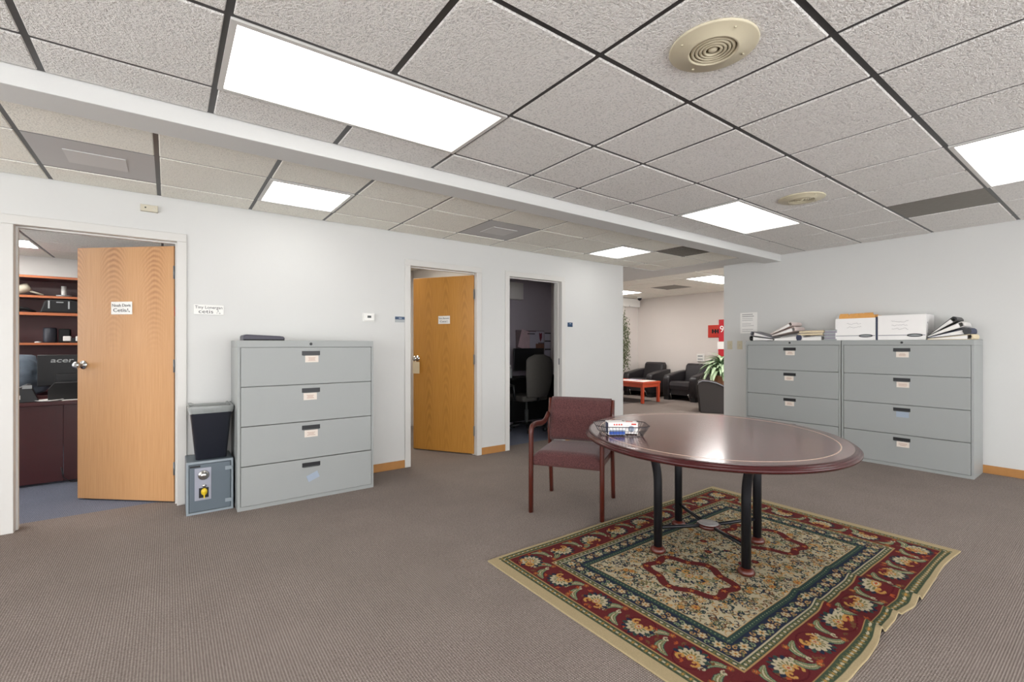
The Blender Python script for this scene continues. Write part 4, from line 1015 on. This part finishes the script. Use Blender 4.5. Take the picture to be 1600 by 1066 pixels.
# ---------------------------------------------------------------- second office: poster slit
t = thing('poster', 'colourful poster with green top on the second office wall', 'poster', (1.9, 6.598, 1.55))
MB().box(-.5, .5, -.004, 0, -.32, .32).build('poster_sheet', 'poster_white', t)
MB().box(-.5, .5, -.006, -.004, .18, .30).build('green_band', 'ficus', t); MB().box(-.5, .5, -.006, -.004, -.12, .05).build('purple_band', 'poster_red', t)

# ---------------------------------------------------------------- third office (dark)
t = thing('corner_desk', 'black desk in the dark third office', 'desk', (4.2, 5.40, 0))
MB().box(-.95, .86, 0, .38, .72, .75, .004, 1).build('desktop', 'black_matte', t)
MB().box(-.95, .86, .34, .37, .05, .72).build('modesty_panel', 'black_matte', t)
for x in (-.93, .82): MB().box(x, x+.03, .0, .36, 0, .72).build('side_panel', 'black_matte', t)
t = thing('monitor', 'black monitor on the dark desk behind the task chair', 'monitor', (4.47, 5.60, .75))
MB().box(-.29, .29, 0, .03, .09, .43, .006, 2).build('screen', 'black_plastic', t)
MB().box(-.03, .03, .0, .04, .0, .12).box(-.12, .12, -.07, .08, 0, .012).build('stand', 'black_plastic', t)
t = thing('spray_bottle', 'white bottle at the left end of the dark desk', 'bottle', (3.99, 5.45, .75))
MB().lathe([(0, 0), (.03, 0), (.032, .02), (.03, .12), (.012, .15), (0, .152)], 16).build('bottle_body', 'placard_grey', t)
MB().lathe([(.013, .15), (.013, .19), (0, .19)], 12).build('cap', 'white_plastic', t)
t = thing('task_chair', 'grey-brown high-back swivel chair in the dark third office', 'office chair', (4.15, 5.27, 0), .08)
rings = []
for q in np.linspace(0, 1, 16):
    z = .50+q*.60; y = -.22-.03*math.sin(PI*q)-.04*q; hw = (.185+.075*math.sin(PI*(q*.75+.02))**.8)*(1 if q < .85 else math.sqrt(max(.05, 1-((q-.85)/.16)**2)))
    r = [(hw*math.cos(a), y+.045*math.sin(a)*(1 if math.sin(a) > 0 else .9), z) for a in np.linspace(0, 2*PI, 25)[:-1]]
    rings.append(r)
loft(MB(), rings, True, True).build('backrest', 'task_fabric', t)
MB().box(-.24, .24, -.20, .25, .44, .52, .03, 3).build('seat', 'task_fabric', t)
MB().lathe([(.028, .12), (.028, .30), (.016, .30), (.016, .44)], 14).build('gas_lift', 'grey_dark', t)
MB().bar([(0, -.1, .43), (0, -.24, .45), (0, -.27, .60)], .05, .015, side=(1, 0, 0)).build('back_bar', 'black_plastic', t)
for q in range(5):
    a = q*2*PI/5+.3
    MB().bar([(0, 0, .11), (.27*math.cos(a), .27*math.sin(a), .075)], .03, .04).build('base_arm', 'black_plastic', t)
    MB().lathe([(0, -.02), (.028, -.02), (.028, .02), (0, .02)], 14, T=Tr(.27*math.cos(a), .27*math.sin(a), .030) @ Rz(a) @ Rx(PI/2)).build('caster', 'black_plastic', t)
for s_ in (-1, 1): MB().bar([(s_*.27, -.05, .46), (s_*.29, -.05, .66), (s_*.29, .12, .68)], .03, .03).build('armrest', 'black_plastic', t)
t = thing('pin_board', 'cork board covered with printed sheets on the dark office wall', 'pin board', (4.62, 5.798, 1.30))
MB().box(-.27, .30, -.012, 0, -.17, .16).build('cork', 'cork', t)
MB().box(-.2, .06, -.015, -.012, -.16, .13, T=Ry(.28)).build('sheet', 'poster_pink', t)
MB().box(.0, .17, -.018, -.015, -.15, .14).build('sheet', 'poster_white', t); MB().box(.13, .29, -.016, -.0125, -.03, .15).build('sheet', 'poster_white', t)
MB().prism([(.19, .13), (.22, .11), (.25, .13), (.25, .05), (.22, -.02), (.20, .03)], -.018, -.016).build('sheet', 'poster_red', t)
MB().box(.12, .29, -.02, -.016, -.15, -.05).build('sheet', 'poster_tan', t); MB().box(-.05, .10, -.020, -.018, .10, .115).build('sheet', 'ink', t)
for i, z in enumerate((1.42, 1.29, 1.155)):
    t = thing('clipped_sheet', ['sheet with black clip, top of three on the dark office wall', 'sheet with black clip, middle of three', 'sheet with black clip, lowest of three'][i], 'paper sheet', (4.99, 5.798, z))
    MB().box(-.05, .06, -.004, 0, -.11, .0).build('sheet', 'poster_white', t); MB().box(-.05, .07, -.012, -.004, -.006, .010).build('clip', 'black_matte', t)
t = thing('wall_cabinet', 'pale box high on the wall of the dark third office', 'wall box', (4.20, 5.70, 1.93))
MB().box(-.30, .23, 0, .098, 0, .26, .004, 1).build('cabinet_shell', 'office_wall', t)
MB().box(-.29, .22, -.006, 0, .01, .25, .002, 1).build('cabinet_front', 'office_wall', t)

# ---------------------------------------------------------------- lounge
def arch(L, h0, h1, n_=14, x0=0):
    """side outline of an armrest: vertical front, rounded shoulder, rising back"""
    P = [(x0, .10)]
    for q in np.linspace(0, 1, 7): a = PI-q*PI/2; P.append((x0+.11+.11*math.cos(a), h0-.11+.11*math.sin(a)))
    for q in np.linspace(.15, 1, n_): P.append((x0+.11+(L-.11)*q, h0+(h1-h0)*math.sin(q*PI/2)))
    P.append((x0+L, .10)); return P
def club_chair(label, loc, rot, group='black leather armchairs in the lounge'):
    t = thing('club_chair', label, 'armchair', loc, rot, group)
    # local: x 0 front .. .80 back, y across
    for s_ in (-1, 1):
        y0, y1 = (.25, .41) if s_ > 0 else (-.41, -.25)
        MB().prism(arch(.80, .56, .64), y0, y1, .03, 3, smooth=True).build('armrest', 'leather', t)
        MB().box(.02, .78, y0+.02, y1-.02, .0, .10).build('plinth', 'black_matte', t)
        MB().bar([(.02, s_*.22, .16), (.10, s_*.24, .0)], .025, .012).build('front_foot', 'chrome', t)
    MB().prism([(.02, .24), (.60, .20), (.60, .40), (.08, .43), (.02, .40), (0, .33)], -.248, .248, .03, 3).build('seat_cushion', 'leather', t)
    MB().box(.06, .74, -.248, .248, .12, .24, .01, 1).build('seat_base', 'leather', t)
    MB().prism([(.55, .30), (.80, .30), (.86, .74), (.82, .80), (.72, .80), (.67, .76)], -.262, .262, .04, 3).build('backrest', 'leather', t)
    return t
club_chair('black leather lounge armchair nearest the potted plant', (9.0, 6.05, 0), 0)
club_chair('black leather lounge armchair left, behind the orange coffee table', (9.02, 7.20, 0), .03)
t = thing('side_chair', 'dark barrel chair seen from its side at the edge of the back wall', 'armchair', (7.755, 4.793, 0), -PI/2+.55)
P = [(.03, 0.0), (.0, .30), (-.02, .50), (.0, .545), (.06, .57), (.16, .568), (.30, .535), (.46, .46), (.60, .36), (.66, .26), (.62, .0)]
fab = mat('dark_taupe_fabric', '3A3533', .8, var=.1, vscale=200, bump=.3, bscale=300); M['taupe'] = fab
MB().prism(P, .0, .08, .012, 2).build('side_panel', 'taupe', t); MB().prism(P, .46, .54, .012, 2).build('side_panel', 'taupe', t)
MB().prism([(-.02, .30), (.0, .02), (.12, .02), (.12, .56), (.05, .58), (-.02, .55)], .08, .46, .01, 1).build('backrest', 'taupe', t)
MB().box(.12, .60, .08, .46, .20, .36, .03, 2).build('seat_cushion', 'taupe', t)
R = []
P2 = [(-.02, .30, .50)]
top_l = [(x, .03, z+.006) for x, z in P[2:9]]
MB().bar([(x, .03, z) for x, _, z in top_l], .09, .012, side=(0, 1, 0)).build('top_welt', 'grey_vinyl', t)
# coffee table
t = thing('coffee_table', 'orange-red cherry coffee table in the lounge', 'coffee table', (8.21, 6.75, .0085))
MB().box(-.30, .30, -.60, .60, .405, .445, .005, 1).build('tabletop', 'orange_wood', t)
for sx_ in (-1, 1):
    for sy_ in (-1, 1): MB().box(min(sx_*.29, sx_*.235), max(sx_*.29, sx_*.235), min(sy_*.585, sy_*.53), max(sy_*.585, sy_*.53), 0, .405, .003, 1).build('leg', 'orange_wood', t)
MB().box(-.235, .235, -.575, -.555, .33, .405).box(-.235, .235, .555, .575, .33, .405).box(-.28, -.26, -.53, .53, .33, .405).box(.26, .28, -.53, .53, .33, .405).build('apron', 'orange_wood', t)
for i, (x, y, a) in enumerate([(-.14, -.42, .1), (.13, -.40, -.1), (-.13, -.06, .15), (.14, .0, .05), (-.1, .36, -.2)]):
    t = thing('magazine', ['magazine nearest the near right corner of the coffee table', 'magazine at the far right corner of the coffee table', 'magazine in the middle of the coffee table, near side', 'magazine in the middle of the coffee table, far side', 'magazine at the left end of the coffee table'][i], 'magazine', (8.21+x, 6.75+y, .4545), a, 'magazines on the coffee table')
    MB().box(-.11, .11, -.14, .14, 0, .007, .001, 1).build('magazine_cover', ['paper', 'card', 'paper', 'poster_white', 'paper'][i], t)
t = thing('dark_mat', 'dark grey mat on the lounge carpet under the coffee table', 'mat', (8.15, 6.98, 0))
MB().box(-.55, .42, -.55, .80, .001, .008, .002, 1).build('mat_pile', mat('dark_mat_pile', '4A4442', .95, var=.1), t)
# potted plant
t = thing('potted_plant', 'variegated leafy plant in a brown wooden pot by the back wall edge', 'potted plant', (8.99, 5.06, 0))
mb = MB()
for q in range(16):
    a = 2*PI*q/16
    MB().prism([(-.037, .0), (.037, .0), (.045, .62), (-.045, .62)], -.008, .008, .002, 1, T=Rz(a) @ Tr(0, .20, 0)).build('stave', 'terracotta', t)
MB().lathe([(0, .02), (.19, .02), (.205, .57), (0, .58)], 24).build('soil', 'soil', t)
t_ = bmesh.new(); V = []
for i in range(9):
    q = i/8; w_ = .052*math.sin(PI*min(1, q*.92+.06))**.8; z = .17*math.sin(q*2.2)-.20*q*q; y = .33*q
    V.append([t_.verts.new((-w_, y, z+.35*w_)), t_.verts.new((0, y, z)), t_.verts.new((w_, y, z+.35*w_))])
for A, B in zip(V, V[1:]):
    for j in range(2): f = t_.faces.new((A[j], A[j+1], B[j+1], B[j])); f.smooth = True
lf = MB(); lf.merge(t_); LM = lf.mesh('leaf', 'leaf')
for q in range(95):
    o = bpy.data.objects.new('leaf', LM); C.objects.link(o); o.parent = t
    a = q*2.4+random.uniform(-.2, .2); el = 1.0-1.35*(q/95)+random.uniform(-.15, .15)
    o.location = (.05*math.cos(a+PI/2), .05*math.sin(a+PI/2), .58+.16*(1-q/95))
    o.rotation_euler = (el, 0, a); k_ = random.uniform(.8, 1.25); o.scale = (k_, k_, k_)
# ficus
t = thing('ficus_tree', 'slender leafy ficus tree at the far left of the lounge', 'tree', (8.85, 7.70, 0))
MB().lathe([(0, 0), (.11, 0), (.13, .28), (.12, .28), (.11, .24), (0, .24)], 20).build('pot', 'terracotta', t)
tr = MB().tube([(0, 0, .24), (.02, .0, .8), (-.02, .02, 1.3), (.0, 0, 1.8)], .016, 8)
BR = []
for q in range(16):
    a = q*2.4; z = .8+q*.065; e_ = (.22+.16*math.cos(a), .06*math.sin(a)-.02, z+.10); tr.tube([(0, 0, z), (e_[0]*.6, e_[1]*.6, z+.12), e_], .005, 5); BR.append(e_)
tr.build('trunk', 'bark', t)
t_ = bmesh.new()
for q in range(2600):
    e_ = random.choice(BR); f_ = random.uniform(.3, 1.2); p = Vector((e_[0]*f_, e_[1]*f_-.02, e_[2]+random.gauss(-.10, .16)))
    d_ = Vector((random.gauss(0, .6), random.gauss(0, .5), -1.1)).normalized(); n_ = d_.cross(Vector((random.gauss(0, 1), random.gauss(0, 1), random.gauss(0, 1)))).normalized()
    L = random.uniform(.04, .07); t_.faces.new([t_.verts.new(p), t_.verts.new(p+d_*L*.5+n_*.012), t_.verts.new(p+d_*L), t_.verts.new(p+d_*L*.5-n_*.012)])
mb = MB(); mb.merge(t_); o = mb.build('foliage', 'ficus', t); o['kind'] = 'stuff'
# lounge wall items
def on_lounge(name, label, cat, v, z): return thing(name, label, cat, (9.9, v, z), -PI/2)
t = on_lounge('red_sign', 'square red sign with black emblem on the lounge wall', 'sign', 5.70, 1.535)
MB().box(-.18, .18, -.02, 0, -.14, .14, .003, 1).build('sign_board', 'red', t)
mb = MB()
for x in (-.065, .0, .065): mb.box(x-.02, x+.02, -.023, -.02, -.045, .045).box(x-.006, x+.006, -.0235, -.0225, -.05, .05)
mb.box(-.085, .085, -.024, -.02, -.012, .012).build('emblem', 'black_matte', t)
t = on_lounge('wall_outlet_box', 'small grey box on the lounge wall beside the plant', 'wall box', 6.06, .935)
MB().box(-.085, .085, -.04, 0, -.085, .085, .006, 2).build('housing', 'white_plastic', t)
MB().box(-.06, .06, -.043, -.04, .02, .05).box(-.06, .06, -.043, -.04, -.05, -.02).build('slots', 'placard_grey', t)
t = thing('banner_stand', 'red and white upright banner partly hidden by the back wall edge', 'banner', (9.5, 5.20, 0), -PI/2)
MB().box(-.21, .25, -.012, 0, .85, 1.14).build('banner_panel', 'red2', t, 'red lower panel'); MB().box(-.23, .25, -.012, 0, 1.14, 1.30).build('banner_panel', 'paper', t, 'white middle panel')
MB().box(-.20, .25, -.012, 0, 1.30, 1.77).build('banner_panel', 'red2', t, 'red upper panel')
text('9', .20, 'paper', t, (-.13, -.014, 1.50)); MB().tube([(.1, .01, 0), (.1, .01, 1.75)], .012, 8).build('pole', 'steel', t); MB().box(-.15, .30, -.1, .12, 0, .02).build('foot', 'grey_dark', t)
t = thing('wall_box', 'white box mounted high on the far left lounge wall', 'wall box', (9.45, 7.85, 2.20))
MB().box(-.42, .38, -.12, 0, 0, .21, .006, 1).build('housing', 'white_plastic', t)
t = thing('security_camera', 'small white dome camera on the lounge ceiling corner', 'security camera', (9.45, 7.45, CG-.001))
MB().lathe([(0, 0), (.06, 0), (.062, -.03), (0, -.03)], 20).build('camera_base', 'white_plastic', t)
MB().lathe([(.05, -.03), (.046, -.06), (.02, -.085), (0, -.088)], 20, cap=False).build('camera_dome', 'black_plastic', t)
t = thing('wall_mirror', 'dark framed panel edge at the far left of the lounge', 'mirror', (8.60, 7.83, 1.15))
MB().box(-.30, .30, -.03, .02, 0, 1.1, .003, 1).build('frame', 'black_matte', t)
MB().box(-.27, .27, -.032, -.03, .03, 1.07).build('pane', 'placard_grey', t)
